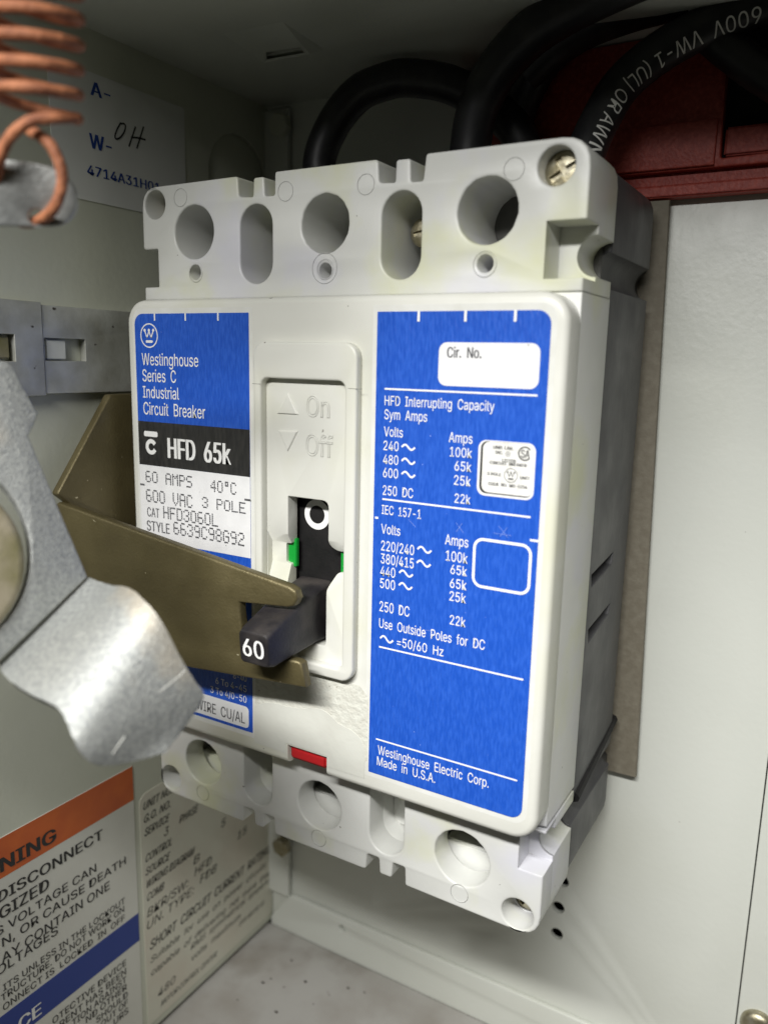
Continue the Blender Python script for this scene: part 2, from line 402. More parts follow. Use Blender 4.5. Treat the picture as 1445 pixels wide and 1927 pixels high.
# ceiling with a punched slot
bm = plate_mesh([[(LX + 0.02, -28), (190, -28), (190, BY - 0.05), (LX + 0.02, BY - 0.05)],
                 [(-37.5, 33.0), (-26.5, 33.6), (-25.6, 30.2), (-34.2, 29.0)]], 1.5, 0.1, lambda x, y, d: Vector((x, y, CZ + d)))
o = from_bm('ceiling', bm, M['paint'], None, 30); structure(o, 'painted steel ceiling of the enclosure, in shadow', 'ceiling')
bm = bmesh.new()
ring = [(-40.5, 35.0, 0), (-22.5, 36.0, 0), (-21.5, 19.0, 0), (-37.5, 18.0, 0)]
top = [(-38.3, 33.9, -1.1), (-25.2, 34.4, -1.1), (-24.0, 29.9, -1.1), (-34.6, 28.4, -1.1)]
rv = [bm.verts.new((x, y, CZ - 0.01 + z)) for x, y, z in ring]; tv = [bm.verts.new((x, y, CZ + z)) for x, y, z in top]
iv = [bm.verts.new((x, y, CZ - 0.9)) for x, y in ((-37.0, 33.0), (-26.3, 33.5), (-25.4, 30.4), (-34.2, 29.2))]
for k in range(4):
    bm.faces.new((rv[k], rv[(k + 1) % 4], tv[(k + 1) % 4], tv[k])); bm.faces.new((tv[k], tv[(k + 1) % 4], iv[(k + 1) % 4], iv[k]))
o = from_bm('slot_embossing', bm, M['paint'], None, 25); tag(o, 'raised embossing round the dark slot punched in the ceiling', 'slot')
o = box('slot_dark_sheet', (LX, 190, -28, BY, CZ + 8, CZ + 9), M['shade_black']); structure(o)  # black sheet added so the ceiling slot reads as shade
# floor pan with its upturned rear flange
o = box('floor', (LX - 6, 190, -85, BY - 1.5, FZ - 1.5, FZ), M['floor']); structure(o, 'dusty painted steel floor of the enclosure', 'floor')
fl = [(-62.2, FZ + 0.01), (190, FZ + 0.01), (190, -143.6), (-53.0, -143.6), (-54.6, -144.4), (-62.2, -155.0)]
o = plate('floor_flange', [round_poly(fl, [0, 0, 0, 1.5, 1.5, 0]), circ(-32.5, -147.6, 1.15, 20)], BY - 1.5, 1.3, M['paint'], None, 0.25)
tag(o, 'upturned painted flange behind the floor with one small hole', 'flange')
# crumbs of dirt on the floor
cb = bmesh.new()
for (px, py) in ((549, 1808), (495, 1850), (510, 1842), (447, 1882), (617, 1868), (686, 1868), (590, 1890), (655, 1860), (620, 1873), (575, 1848), (520, 1905)):
    c0 = onZ(px, py, FZ); r0 = random.uniform(0.15, 0.45)
    g = bmesh.ops.create_icosphere(cb, subdivisions=1, radius=r0)
    for v in g['verts']: v.co = Vector((v.co.x * random.uniform(.8, 2), v.co.y * random.uniform(.7, 1.3), v.co.z * 0.5)) + Vector((c0.x, c0.y, FZ + r0 * 0.4))
o = from_bm('dirt_crumbs', cb, M['dirt']); o['kind'] = 'stuff'; tag(o, 'dark crumbs of dirt scattered on the floor', 'dirt')

# slotted brass screw at lower right
def screw_head(name, c, r, h, axis=(0, -1, 0), kind='phillips', parent=None, rot=0.3, material='screw'):
    prof = [(r * 0.96, -0.6), (r, 0.0), (r, h * 0.35), (r * 0.9, h * 0.66), (r * 0.7, h * 0.87), (r * 0.4, h * 0.97), (0, h)]
    bm = lathe_bm(c, axis, prof, 36)
    bmesh.ops.holes_fill(bm, edges=[e for e in bm.edges if e.is_boundary])
    o = from_bm(name, bm, M[material], parent, 40)
    ks = []
    ax = Vector(axis).normalized(); base = Vector(c) + ax * h
    for a in ((rot, rot + math.pi / 2) if kind == 'phillips' else (rot,)):
        kb = bmesh.new(); g = bmesh.ops.create_cube(kb, size=1)
        ln, wd, dp = (r * 1.35, r * 0.3, h * 1.1) if kind == 'phillips' else (r * 2.4, r * 0.26, h * 0.8)
        m4 = Matrix.Translation(base) @ ax.to_track_quat('Z', 'Y').to_matrix().to_4x4() @ Matrix.Rotation(a, 4, 'Z') @ Matrix.Diagonal((ln, wd, dp, 1))
        for v in g['verts']: v.co = m4 @ v.co
        ks.append(kb)
    boolean(o, ks)
    return o
o = screw_head('slotted_screw', (91.3, BY - 0.5, -123.4), 4.1, 2.4, kind='slotted', rot=0.55)
tag(o, 'brass coloured slotted screw at the lower right on the back wall', 'screw')

# ------------------------------------------------------------------ strips along the left wall
def wall_plate(name, loops, x0, thick, material, parent=None, bev=0.0, smooth=30):
    bm = plate_mesh(loops, thick, bev, lambda y, z, d: Vector((x0 - d, y, z)))
    return from_bm(name, bm, material, parent, smooth)
b1 = onX(93, 636, LX + 2.0); b2 = onX(163, 682, LX + 2.0)
sj = onX(78, 575, LX + 2.0).y
t = thing('slotted_strip', 'dull grey steel strip with a rectangular slot running behind the breaker', 'strip', (LX, 20, 39))
wall_plate('strip_plate', [[(sj, 29.6), (50, 29.4), (50, 48.6), (sj, 48.8)], [(sj + 0.35, b2.z + 0.3), (b2.y, b2.z + 0.3), (b2.y, b1.z), (sj + 0.35, b1.z)]], LX + 2.0, 1.9, M['bar'], t, 0.1)
box('slot_wall_fill', (LX + 0.25, LX + 1.5, sj + 1.0, b2.y - 5, b2.z + 0.6, b1.z - 0.4), M['paint'], t, 0.2)  # added block in wall paint, standing for the wall seen through the slot
t = thing('latch_strip', 'wider grey steel strip end with copper coloured latch in its slot', 'strip', (LX, -30, 39))
q1 = onX(0, 628, LX + 2.3); q2 = onX(31, 680, LX + 2.3)
wall_plate('strip_plate', [[(-60, 29.0), (sj - 0.2, 29.2), (sj - 0.2, 49.3), (-60, 49.8)], [(q1.y - 12, q2.z), (q2.y, q2.z), (q2.y, q1.z), (q1.y - 12, q1.z)]], LX + 2.3, 2.2, M['bar'], t, 0.15)
box('latch', (LX + 0.3, LX + 1.6, q1.y - 10, q2.y - 0.8, q2.z + 0.5, q1.z - 0.4), M['pin'], t, 0.3)

# ------------------------------------------------------------------ papers on the left wall
def I(x, y): return (x / 2.89, y / 2.89)
def F_(x, y): return (x / 3.656, 1400 + y / 3.656)
def G(x, y): return (240 + x / 2.89, 1427 + y / 2.89)
XW = LX + 0.16; XI = LX + 0.22
pw = lambda p, X=XI: onX(p[0], p[1], X)
t = thing('paper_tag', 'pale paper label with blue print and handwritten letters high on left wall', 'label', (LX, 15, 88))
pts = [pw(I(255, 262), XW), pw(I(450, 355), XW), pw(I(1003, 635), XW), pw(I(995, 1240), XW), pw(I(245, 1020), XW)]
yl, yr, zt_, zb_ = pts[0].y, pts[2].y, 100.8, 73.0
wall_plate('paper', [rrect(yl, zb_, yr, zt_, 0.6)], XW, 0.12, M['paper'], t)
k = Ink()
def wt(ink, fn, body, L, R, H, weight=0.0, prefix='', flat=True):
    l, r, h = pw(fn(*L)), pw(fn(*R)), pw(fn(*H))
    if flat: r.z = l.z; h.y = l.y
    ink.text(body, l, r, h, weight, prefix)
wt(k, I, 'A-', (497, 515), (600, 560), (503, 442), 0.02)
wt(k, I, 'W-', (492, 803), (608, 850), (489, 722), 0.02)
wt(k, I, '4714A31H01', (478, 948), (872, 1082), (482, 896), 0.012)
k.build('printed_lettering', M['ink_blue'], t)
k = Ink()
for st in ([(658, 668), (638, 705), (627, 740), (634, 756), (655, 748), (676, 720), (684, 690), (678, 674), (660, 672)], [(738, 690), (722, 740), (703, 796)],
           [(782, 690), (765, 745), (746, 806)], [(715, 747), (752, 750), (792, 760)]):
    P = catmull([pw(I(*p)) for p in st], 5); k.stroke(P, 0.42, (1, 0, 0))
k.build('handwriting', M['ink_black'], t)

t = thing('warning_label', 'warning sticker with orange and blue bands low on left wall', 'label', (LX, -15, -110))
yR = 5.7
wall_plate('sticker', [rrect(-70, -156, yR, -70.6, 0.3)], XW, 0.12, M['paper_warn'], t)
def band(name, z0, z1, m):
    wall_plate(name, [[(-70, z0), (yR, z0), (yR, z1), (-70, z1)]], XW + 0.03, 0.1, M[m], t)
band('orange_band', -80.6, -70.7, 'orange')
zb1, zb2 = pw(F_(945, 1170)).z, pw(F_(948, 1362)).z
band('blue_band', zb2, zb1, 'blueband')
k = Ink()
for (body, L, R, H, w, pre) in (
    ('NING', (10, 885), (385, 645), (4, 790), 0.02, 'WAR'),
    ('DISCONNECT', (-15, 1098), (706, 622), (-18, 1025), 0.012, ''),
    ('GIZED', (2, 1210), (338, 992), (0, 1130), 0.012, ''),
    ('S VOLTAGE CAN', (-25, 1330), (662, 848), (-27, 1270), 0.004, ''),
    ('N, OR CAUSE DEATH', (20, 1397), (864, 765), (16, 1338), 0.004, ''),
    ('AY CONTAIN ONE', (18, 1510), (754, 955), (15, 1446), 0.004, ''),
    ('OLTAGES', (-18, 1600), (400, 1295), (-20, 1536), 0.004, ''),
    ('ITS UNLESS IN THE LOCKOUT', (26, 1702), (858, 1030), (25, 1656), 0.002, ''),
    ('TRUCTURE. DO NOT WORK ON', (12, 1775), (852, 1090), (11, 1728), 0.002, ''),
    ('ONNECT IS  LOCKED  IN  OFF', (25, 1838), (857, 1150), (24, 1792), 0.002, ''),
    ('OTECTIVE DEVICE', (365, 1930), (868, 1505), (364, 1885), 0.004, ''),
    ('RENT HAS BEEN', (415, 1955), (868, 1568), (414, 1910), 0.004, ''),
    ('TION AGAINST', (500, 1945), (870, 1622), (499, 1900), 0.004, ''),
    ('ND OTHER', (595, 1922), (873, 1682), (594, 1878), 0.004, ''),
    ('SHOULD', (665, 1922), (880, 1738), (664, 1880), 0.004, ''),
    ('OUT OF', (698, 1952), (880, 1792), (697, 1910), 0.004, ''),
    ('URS', (785, 1935), (884, 1850), (784, 1893), 0.004, '')):
    wt(k, F_, body, L, R, H, w, pre)
for v in k.v: v.x += 0.05
k.build('black_lettering', M['ink_black'], t)
k = Ink(); wt(k, F_, 'CE', (135, 1975), (286, 1870), (133, 1890), 0.02)
for v in k.v: v.x += 0.06
k.build('white_lettering', M['ink_white'], t)

t = thing('data_card', 'yellowed typed data card low on left wall beside the warning sticker', 'label', (LX, 35, -115))
wall_plate('card', [rrect(7.6, -154.3, 65.4, -80.6, 3.0, rs=(0.5, 0.5, 0.5, 3.0))], XW, 0.12, M['paper_card'], t)
k = Ink()
for (body, L, R, w) in (
    ('UNIT NO.', (85, 285), (238, 190), 0.01), ('G.O. NO.', (88, 357), (232, 258), 0.01), ('SERVICE', (92, 428), (222, 338), 0.01),
    ('PHASE', (283, 355), (378, 290), 0.01), ('CONTROL', (97, 570), (240, 470), 0.01), ('SOURCE', (98, 642), (225, 545), 0.01),
    ('WIRING DIAGRAM', (100, 712), (358, 512), 0.012), ('COMB', (105, 782), (195, 710), 0.01),
    ('SHORT  CIRCUIT  CURRENT  RATING', (123, 1046), (770, 470), 0.012), ('MOTOR CONTROL CENTER', (182, 1352), (482, 1062), 0.0)):
    l = pw(G(*L)); r = pw(G(*R)); h = l + Vector((0, 0, 2.9 if 'SHORT' in body else (2.3 if w else 1.7))); r.z = l.z; h.y += 0.7
    k.text(body, l, r, h, w * 0.5)
k.build('printed_lettering', M['ink_black'], t)
k = Ink()
for (body, L, R, hh) in (
    ('3', (198, 428), (220, 410), 2.5), ('5', (508, 380), (530, 362), 2.5), ('15', (597, 443), (645, 405), 2.5), ('BKR/SW:', (108, 868), (328, 685), 2.6),
    ('HFD', (365, 642), (455, 570), 2.6), ('B', (360, 580), (390, 555), 2.6), ('UN. TYPE:', (105, 937), (358, 722), 2.6), ('FDB', (395, 683), (482, 612), 2.6),
    ('Suitable  for  use  on  power  circuits', (125, 1118), (750, 556), 1.95), ('capable  of  delivering  not  more  than', (128, 1188), (778, 590), 1.95),
    ('RMS  symmetrical  amperes', (345, 1045), (780, 640), 1.95), ('volts  maximum', (345, 1108), (612, 860), 1.95), ('480', (165, 1302), (257, 1215), 2.3), ('SERIES', (605, 918), (740, 785), 1.5)):
    l = pw(G(*L)); r = pw(G(*R)); r.z = l.z; h = l + Vector((0, 0.7, hh))
    k.text(body, l, r, h, 0.0)
k.build('typed_lettering', M['ink_faint'], t)

# ================================================================== RED INSULATOR AND CABLES
t = thing('terminal_insulator', 'dark red moulded terminal insulator block above the pale back wall', 'insulator', (60, BY, 76))
RY = 62.3
rq = lambda x, y, Y=RY: (onY(x, y, Y).x, onY(x, y, Y).z)
zb0 = rq(1170, 331)[1]; xl0 = rq(997, 200)[0]; xs0, xs1 = rq(1358, 200)[0], rq(1358, 200)[0] + 15; zs0 = rq(1370, 296)[1]
body = [(xl0, zb0), (130, zb0), (130, 109.5), (xs1, 109.5), (xs1, zs0 + 0.4), (xs0 + 0.6, zs0), (xs0, 109.5), (xl0, 109.5)]
plate('insulator_body', [round_poly(body, 0.6, 3)], RY, 3.3, M['red'], t, 0.3)
zr = rq(1280, 232)[1]
plate('raised_rib', [[(xl0 + 0.5, zb0 + 0.4), (xs0 - 0.4, zb0 + 0.4), (xs0 - 0.4, zr), (xl0 + 0.5, zr)]], RY - 0.9, 1.2, M['red'], t, 0.25)
zl1 = rq(1300, 345)[1]; zl0 = rq(1300, 369)[1]
box('lower_lip', (16, 130, RY - 0.6, 65.6, zl0, zl1), M['red'], t, 0.3)
box('lip_groove', (17, 129, 64.6, 65.5, zl1 - 0.1, zb0 + 0.1), M['red'], t)
box('inner_step', (xs0 + 1.0, xs1 - 0.2, 63.6, 65.5, zs0 + 0.6, zs0 + 6.5), M['red'], t, 0.4)
box('recess_dark_plate', (xs0 + 0.2, xs1 - 0.1, 65.3, 65.7, zs0, 109.4), M['shade_black'], t)  # black plate added to paint the shade inside the recess
box('barrier', (xl0 - 3.4, xl0 - 0.1, RY - 5, 65.5, zb0, 109.4), M['black'], t, 0.3)
box('rear_block', (0.0, xl0 - 3.5, 63.0, 65.6, 84, 109.4), M['red'], t, 0.4)

def cab(px, r, label):
    P = catmull([onY(x, y, Y) for x, y, Y in px], 14)
    o = from_bm('cable', tube_bm(P, r, 28), M['cable'], None, 60, origin=P[0])
    tag(o, label, 'cable', 'black cables from the breaker top'); return o, P
cab([(604, 345, 43), (601, 307, 43), (612, 266, 43.5), (639, 216, 44), (678, 174, 45), (728, 153, 46), (765, 147, 47), (828, 154, 49), (875, 172, 51), (930, 205, 53), (975, 255, 54), (1000, 330, 53)], 4.15,
    'black cable looping in an arch behind the left and middle poles')
cab([(888, 345, 42), (884, 290, 42), (896, 215, 41), (930, 140, 40), (985, 75, 39), (1050, 28, 38), (1130, -15, 37), (1230, -60, 36)], 4.6,
    'thick black cable rising behind the middle of the breaker top')
co, CP = cab([(1088, 345, 40), (1101, 290, 40), (1131, 222, 44), (1172, 157, 48.5), (1243, 97, 52.5), (1335, 46, 55), (1440, 8, 56), (1560, -25, 56)], 4.1,
    'black cable with white printed lettering arching over the red insulator')
cab([(1330, 60, 57.5), (1372, 95, 57), (1430, 138, 56), (1500, 180, 54), (1600, 235, 52)], 3.6, 'dark cable crossing the red insulator at the right edge')
cab([(985, 135, 54), (1050, 72, 54), (1140, 24, 54), (1260, -14, 54), (1400, -45, 54)], 5.0, 'added black cable filling the dark gap above the printed cable')  # added to fill the area above the printed cable with black
cab([(958, 250, 57), (985, 175, 57), (1022, 110, 56), (1085, 58, 55.5), (1180, 18, 55), (1300, -16, 54)], 4.6, 'added black cable filling the dark gap behind the thick cable')  # added so the space behind the thick cable turns black
# print on the cable
def cable_print(body, P, r, i0px, i1px, ang, cap):
    T, U = frames(P); ln = [0.0]
    for a, b in zip(P, P[1:]): ln.append(ln[-1] + (b - a).length)
    def near(px):
        best = min(range(len(P)), key=lambda i: (proj(P[i])[0] - px[0]) ** 2 + (proj(P[i])[1] - px[1]) ** 2); return ln[best]
    s0, s1 = near(i0px), near(i1px)
    vs, fs, w = text_geo(body, 0)
    tb = bmesh.new(); tv = [tb.verts.new((x, y, 0)) for x, y in vs]
    for f in fs:
        try: tb.faces.new([tv[i] for i in f])
        except ValueError: pass
    bmesh.ops.triangulate(tb, faces=tb.faces)
    for _ in range(4):
        es = [e for e in tb.edges if e.calc_length() > 0.11]
        if es: bmesh.ops.subdivide_edges(tb, edges=es, cuts=1); bmesh.ops.triangulate(tb, faces=[f for f in tb.faces if len(f.verts) > 3])
    tb.verts.index_update(); vs = [(v.co.x, v.co.y) for v in tb.verts]; fs = [tuple(v.index for v in f.verts) for f in tb.faces]; tb.free()
    out = []
    for x, y in vs:
        s = s0 + (s1 - s0) * x / w
        j = max(0, min(len(P) - 2, next((i for i in range(len(P) - 1) if ln[i + 1] >= s), len(P) - 2)))
        f = (s - ln[j]) / max(1e-6, ln[j + 1] - ln[j]); p = P[j].lerp(P[j + 1], f); tt = T[j].lerp(T[j + 1], f).normalized()
        view = (CAM0 - p); view = (view - tt * view.dot(tt)).normalized()       # side of the jacket that carries the print
        side = tt.cross(view)
        a = ang + (y - CAPH / 2) / CAPH * cap / r
        out.append(p + (view * math.cos(a) + side * math.sin(a)) * (r + 0.05))
    return out, fs
CAM0 = CAM.copy()        # the print runs along the front lower side of the jacket
def proj(p):
    q = p - CAM; z = q.dot(CF); return (FPX * q.dot(CR) / z + 722.5, FPX * q.dot(CD) / z + 963.5)
vs, fs = cable_print('600V  VW-1 (UL) OR AWM', CP, 4.1, (1432, 8), (1092, 312), 0.36, 3.1)
pr = from_data('printed_lettering', [Vector(v) for v in vs], fs, M['offwhite'])
pr.parent = co; pr.matrix_parent_inverse = co.matrix_basis.inverted()

# ================================================================== FIBRE PLATE
t_pl = plate('insulating_plate', [[(-58, -66.5), (onY(1196, 1457, 62.2).x, -64.6), (onY(1258, 387, 62.2).x, 75.2), (-58, 76)]], 62.2, 1.7, M['fibre'], None, 0.15)
tag(t_pl, 'brown fibre insulating plate standing between breaker and back wall', 'plate')

# ================================================================== CIRCUIT BREAKER
BR = thing('circuit_breaker', 'light grey three pole circuit breaker with blue rating labels', 'circuit breaker', (0, 62, -75))
# dark base
base = [(-52, -60), (-47, -74.2), (47, -74.2), (51.6, -68), (51.6, 71), (47, 75.8), (-47, 75.8), (-51.6, 71)]
o = plate('base', [round_poly([(-51.6, -74.2), (51.6, -74.2), (51.6, 75.6), (-51.6, 75.6)], 5, 5)], 24.3, 32.0, M['base'], BR, 0.5)
gr = lambda x, z, y0, y1, r=3.4: bm_cyl((x, y0, z), (x, y1, z), r, 28)
def side_slot(px):
    bm = bmesh.new(); P = [onX(x, y, 51.6) for x, y in px]
    a = [bm.verts.new((20.0, p.y, p.z)) for p in P]; b = [bm.verts.new((53, p.y, p.z)) for p in P]
    bm.faces.new(a[::-1]); bm.faces.new(b)
    for k in range(4): bm.faces.new((a[k], a[(k + 1) % 4], b[(k + 1) % 4], b[k]))
    return bm
boolean(o, [gr(52.0, 56.2, 24, 70), gr(52.0, -56.6, 24, 70, 3.0), side_slot([(1112, 1082), (1112, 1106), (1150, 1062), (1154, 1038)]), side_slot([(1106, 1185), (1106, 1211), (1144, 1156), (1148, 1134)])])
o2 = plate('base_foot', [round_poly([(-49.8, -70), (49.8, -70), (49.8, 69), (-49.8, 69)], 6, 5)], 56.4, 5.6, M['base_dark'], BR, 0.5)
boolean(o2, [gr(52.0, 56.2, 50, 70, 4.2), gr(52.0, -56.6, 50, 70, 4.2)])

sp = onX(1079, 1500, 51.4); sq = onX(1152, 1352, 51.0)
from_bm('groove_dark_strip', tube_bm([sp + (sq - sp) * (i_ / 10) for i_ in range(11)], 1.3, 8), M['black'], BR, 30)  # black tube added to darken the groove along the base
# middle cover: body + raised front, with handle opening
slot_out = [(-5.9, 10.2), (4.4, 10.2), (4.4, 0.6), (5.8, -0.3), (8.3, -0.3), (8.3, -4.7), (6.0, -4.8), (4.0, -8.5), (4.0, -21.0), (-6.1, -21.0), (-6.1, -4.8), (-7.4, -4.6), (-7.4, -0.4), (-5.9, -0.3)]
slot_r = round_poly(slot_out, [0.4, 1.6, 1.0, 0.6, 0.2, 0.2, 0.8, 1.2, 1.2, 0.6, 0.3, 0.3, 0.3, 0.3], 4)
trip = [(-9.9, -47.4), (0.8, -47.4), (0.8, -53), (-9.9, -53)]
def inset(r0): return rrect(-52 + r0, -50.7 + r0, 52 - r0, 50.7 - r0, 5.2 - r0 * 0.5, 7)
cov = bmesh.new()
def merge(dst, src):
    me = bpy.data.meshes.new('m'); src.to_mesh(me); src.free(); dst.from_mesh(me); bpy.data.meshes.remove(me)
def prism_x(x0, x1, prof):
    bm = bmesh.new(); a = [bm.verts.new((x0, y, z)) for y, z in prof]; b = [bm.verts.new((x1, y, z)) for y, z in prof]; n = len(prof)
    bm.faces.new(a[::-1]); bm.faces.new(b)
    for k in range(n): bm.faces.new((a[k], a[(k + 1) % n], b[(k + 1) % n], b[k]))
    return bm
pocket = [(-0.6, 2.9), (-0.6, -10.6), (1.5, -4.9), (1.5, -0.3)]
front_loop = rrect(-52, -50.7, 52, 50.7, 5.2, 7)
# notch for the red trip button at the lower edge
nb = [(x, z) for x, z in front_loop]
merge(cov, plate_mesh([front_loop, rrect(-12.4, -25.4, 10.4, 35.6, 1.0)], 7.6, 1.25, lambda x, z, d: Vector((x, d, z))))
o = from_bm('front_cover', cov, M['plastic_face'], BR, 35)
def prism_x(x0, x1, prof):
    bm = bmesh.new(); a = [bm.verts.new((x0, y, z)) for y, z in prof]; b = [bm.verts.new((x1, y, z)) for y, z in prof]; n = len(prof)
    bm.faces.new(a[::-1]); bm.faces.new(b)
    for k in range(n): bm.faces.new((a[k], a[(k + 1) % n], b[(k + 1) % n], b[k]))
    return bm
pocket = [(-0.6, 2.9), (-0.6, -10.6), (1.5, -4.9), (1.5, -0.3)]
boolean(o, [bm_box(bmesh.new(), -6.0, 4.5, -2, 10, -53, -46.2)])
hp = plate('handle_panel', [rrect(-13.0, -26.6, 11.5, 36.5, 1.0), slot_r], 0.0, 3.4, M['plastic_face'], BR, 0.12)
boolean(hp, [prism_x(-11.25, 9.15, pocket)])
mid = plate('cover_body', [[(-51.97, -50.9), (51.97, -50.9), (51.97, 50.9), (-51.97, 50.9)], rrect(-20, -28, 20, 20, 1)], 6.2, 17.9, M['plastic'], BR, 0.15)
boolean(mid, [gr(52.2, -56.6, 4, 26, 6.6)])

# terminal covers
up = [(-52, 51.0), (52, 51.0), (52, 76.1), (21.2, 76.1), (20.7, 71.4), (18.1, 71.4), (17.9, 75.6), (14.9, 75.6), (14.8, 71.6), (11.2, 71.8), (10.9, 76.1), (-13.7, 76.1), (-13.8, 71.5),
      (-16.4, 71.5), (-16.6, 75.4), (-19.3, 75.4), (-19.5, 71.6), (-23.4, 71.9), (-23.6, 76.1), (-52, 75.9), (-52, 62.4), (-47.5, 62.4), (-47.5, 54.0), (-52, 54.0)]
ur = [0, 0, 5.2, 0.6, 0.5, 0.5, 0.6, 0.6, 0.5, 0.8, 0.8, 0.6, 0.5, 0.5, 0.6, 0.6, 0.5, 0.8, 0.8, 4.5, 0.8, 0.4, 0.4, 0.3]
uh = [circ(-36.3, 65.5, 5.75, 48, 0.04), circ(-1.2, 65.2, 5.75, 48, 0.07), circ(33.8, 65.3, 5.85, 48, 0.07), slot(-18.8, 54.0, 70.2, 4.35), slot(16.3, 53.9, 70.1, 4.35),
      circ(-36.2, 56.9, 1.6, 24), circ(-1.1, 56.1, 1.55, 24), circ(33.8, 56.2, 1.6, 24), circ(-48.0, 72.1, 3.15, 32), circ(46.1, 71.7, 3.3, 36)]
def tcover(outl, rad, hls, cuts):
    o = plate('terminal_cover', [round_poly(outl, rad, 5)] + hls, 6.0, 18.0, M['plastic'], BR, 0.35)
    boolean(o, cuts); return o
TU = tcover(up, ur, uh, [bm_box(bmesh.new(), 45.0, 53, 4, 13.5, 53.2, 62.8), gr(52.0, 57.6, 4, 26, 3.6)])
lo = [(-52, -74.3), (-24.3, -74.5), (-24.0, -70.3), (-20.9, -70.3), (-20.6, -74.0), (-17.9, -74.0), (-17.7, -70.2), (-14.7, -70.2), (-14.5, -74.4), (11.2, -74.4), (11.5, -70.3), (14.6, -70.3), (14.9, -74.0),
      (17.9, -74.0), (18.2, -70.2), (21.2, -70.2), (21.4, -74.5), (52, -75.0), (52, -51.0), (-52, -51.0)]
lr = [4.5, 0.8, 0.8, 0.5, 0.6, 0.6, 0.5, 0.5, 0.6, 0.8, 0.8, 0.5, 0.6, 0.6, 0.5, 0.5, 0.6, 5.2, 0, 0]
lh = [circ(-37.2, -62.4, 5.9, 48, 0.04), circ(-1.6, -62.8, 6.0, 48, 0.04), circ(34.5, -63.2, 6.25, 48, 0.08), slot(-19.6, -68.4, -51.2, 4.35), slot(16.3, -68.8, -51.2, 4.35),
      circ(-48.4, -69.9, 3.3, 32), circ(47.2, -71.1, 3.4, 36)]
TL_ = plate('terminal_cover', [round_poly(lo, lr, 5)] + lh, 6.0, 6.6, M['plastic'], BR, 0.35)
cav = [rrect(x - 8.2, -72.0, x + 8.2, -53.0, 1.5, 4) for x in (-37.2, -1.6, 34.5)]
sc_ = [circ(-48.4, -69.9, 3.0, 32), circ(47.2, -71.1, 3.2, 36)]
fr_ = plate('terminal_cover_shell', [round_poly(lo, lr, 5), lh[3], lh[4]] + cav + sc_, 12.2, 11.8, M['plastic'], TL_, 0.05)
boolean(TL_, [bm_box(bmesh.new(), 46.8, 53, 4, 12.0, -60.8, -51.5), gr(52.0, -56.6, 4, 26, 3.2)])
boolean(fr_, [gr(52.0, -56.6, 4, 26, 3.2)])
# hole linings: floor of each well, behind the face
box('well_floor', (-50, 50, 23.6, 24.2, 52, 75.0), M['base_dark'], BR)
box('well_floor', (-46, 43, 23.2, 24.0, -73.5, -51.6), M['black'], BR)  # black stands in for the shade deep in the lower wells
for (x, z) in ((-37.2, -62.4), (-1.6, -62.8), (34.5, -63.2)): box('wire_lug', (x - 7.4, x + 7.6, 13.6, 23.1, z - 8.2, z - 1.6), M['plastic'], BR, 0.5)
for x in (-19.6, 16.3): box('slot_floor', (x - 4.3, x + 4.3, 17.0, 18.9, -68, -51.6), M['plastic'], BR)
# rings: ejector marks and bosses
def ring(px, py, R, r=0.09, parent=TU, name='ejector_mark', y=6.0):
    p = onY(px, py, y); n = 32
    P = [Vector((p.x + R * math.cos(2 * math.pi * k / n), y, p.z + R * math.sin(2 * math.pi * k / n))) for k in range(n + 1)]
    return from_bm(name, tube_bm(P, r, 8), M['plastic'], parent, 60)
for q in ((537.5, 360), (688.5, 347), (967, 318), (340, 372)): ring(*q, 1.9)
ring(611, 505, 3.0); ring(912, 497, 2.25, 0.16); ring(612, 507, 1.95, 0.16); ring(369, 514, 1.95, 0.14)
for q in ((600, 1577), (864, 1681), (382, 1492)): ring(*q, 2.0, 0.1, TL_)
# corner screws and terminal screws
for c_, r, rot in (((46.3, 11.0, 71.4), 3.9, 0.5), ((-48.0, 13.0, 72.1), 3.0, 0.2), ((47.2, 13.5, -71.1), 3.3, 0.9), ((-48.4, 13.5, -69.9), 3.2, 0.4)):
    screw_head('mounting_screw', c_, r, 1.7, parent=BR, rot=rot)
for c_ in ((15.6, 17.0, 64.0), (15.4, 15.4, -57.5)):
    screw_head('terminal_screw', c_, 2.9, 1.3, parent=BR, rot=0.2)

# handle bezel with its recess, shutter, flags, handle
bz = rrect(-13.3, -26.9, 11.9, 41.8, 3.0, 7)
inn = rrect(-11.4, -24.4, 9.3, 34.5, 1.7, 6)
o = plate('handle_bezel', [bz, inn], -2.0, 2.3, M['plastic_face'], BR, 0.45)
# raised lettering
def z3(x, y): return (440 + x / 5.071, 620 + y / 5.071)
def emboss_outline(body, L, R, H, r):
    cu = bpy.data.curves.new('t', 'FONT'); cu.body = body; cu.font = FONT or cu.font; cu.fill_mode = 'NONE'; cu.bevel_depth = 0.0; cu.resolution_u = 6
    l, rr_, h = onY(*z3(*L)), onY(*z3(*R)), onY(*z3(*H)); vs, fs, w = text_geo(body)
    sx = (rr_.x - l.x) / w; sz = (h.z - l.z) / CAPH
    cu.bevel_depth = r; cu.bevel_resolution = 2
    ob = bpy.data.objects.new('t', cu); COL.objects.link(ob); me = mesh_of(ob)
    bpy.data.objects.remove(ob); bpy.data.curves.remove(cu)
    bm = bmesh.new(); bm.from_mesh(me); bpy.data.meshes.remove(me)
    x0 = min(v.co.x for v in bm.verts) + r
    for v in bm.verts: v.co = Vector((l.x + (v.co.x - x0) * sx, -v.co.z * 3.0, l.z + v.co.y * sz))
    return bm
eb = bmesh.new()
merge(eb, emboss_outline('On', (697, 825), (912, 832), (697, 632), 0.022))
merge(eb, emboss_outline('Off', (692, 1195), (942, 1210), (692, 1000), 0.022))
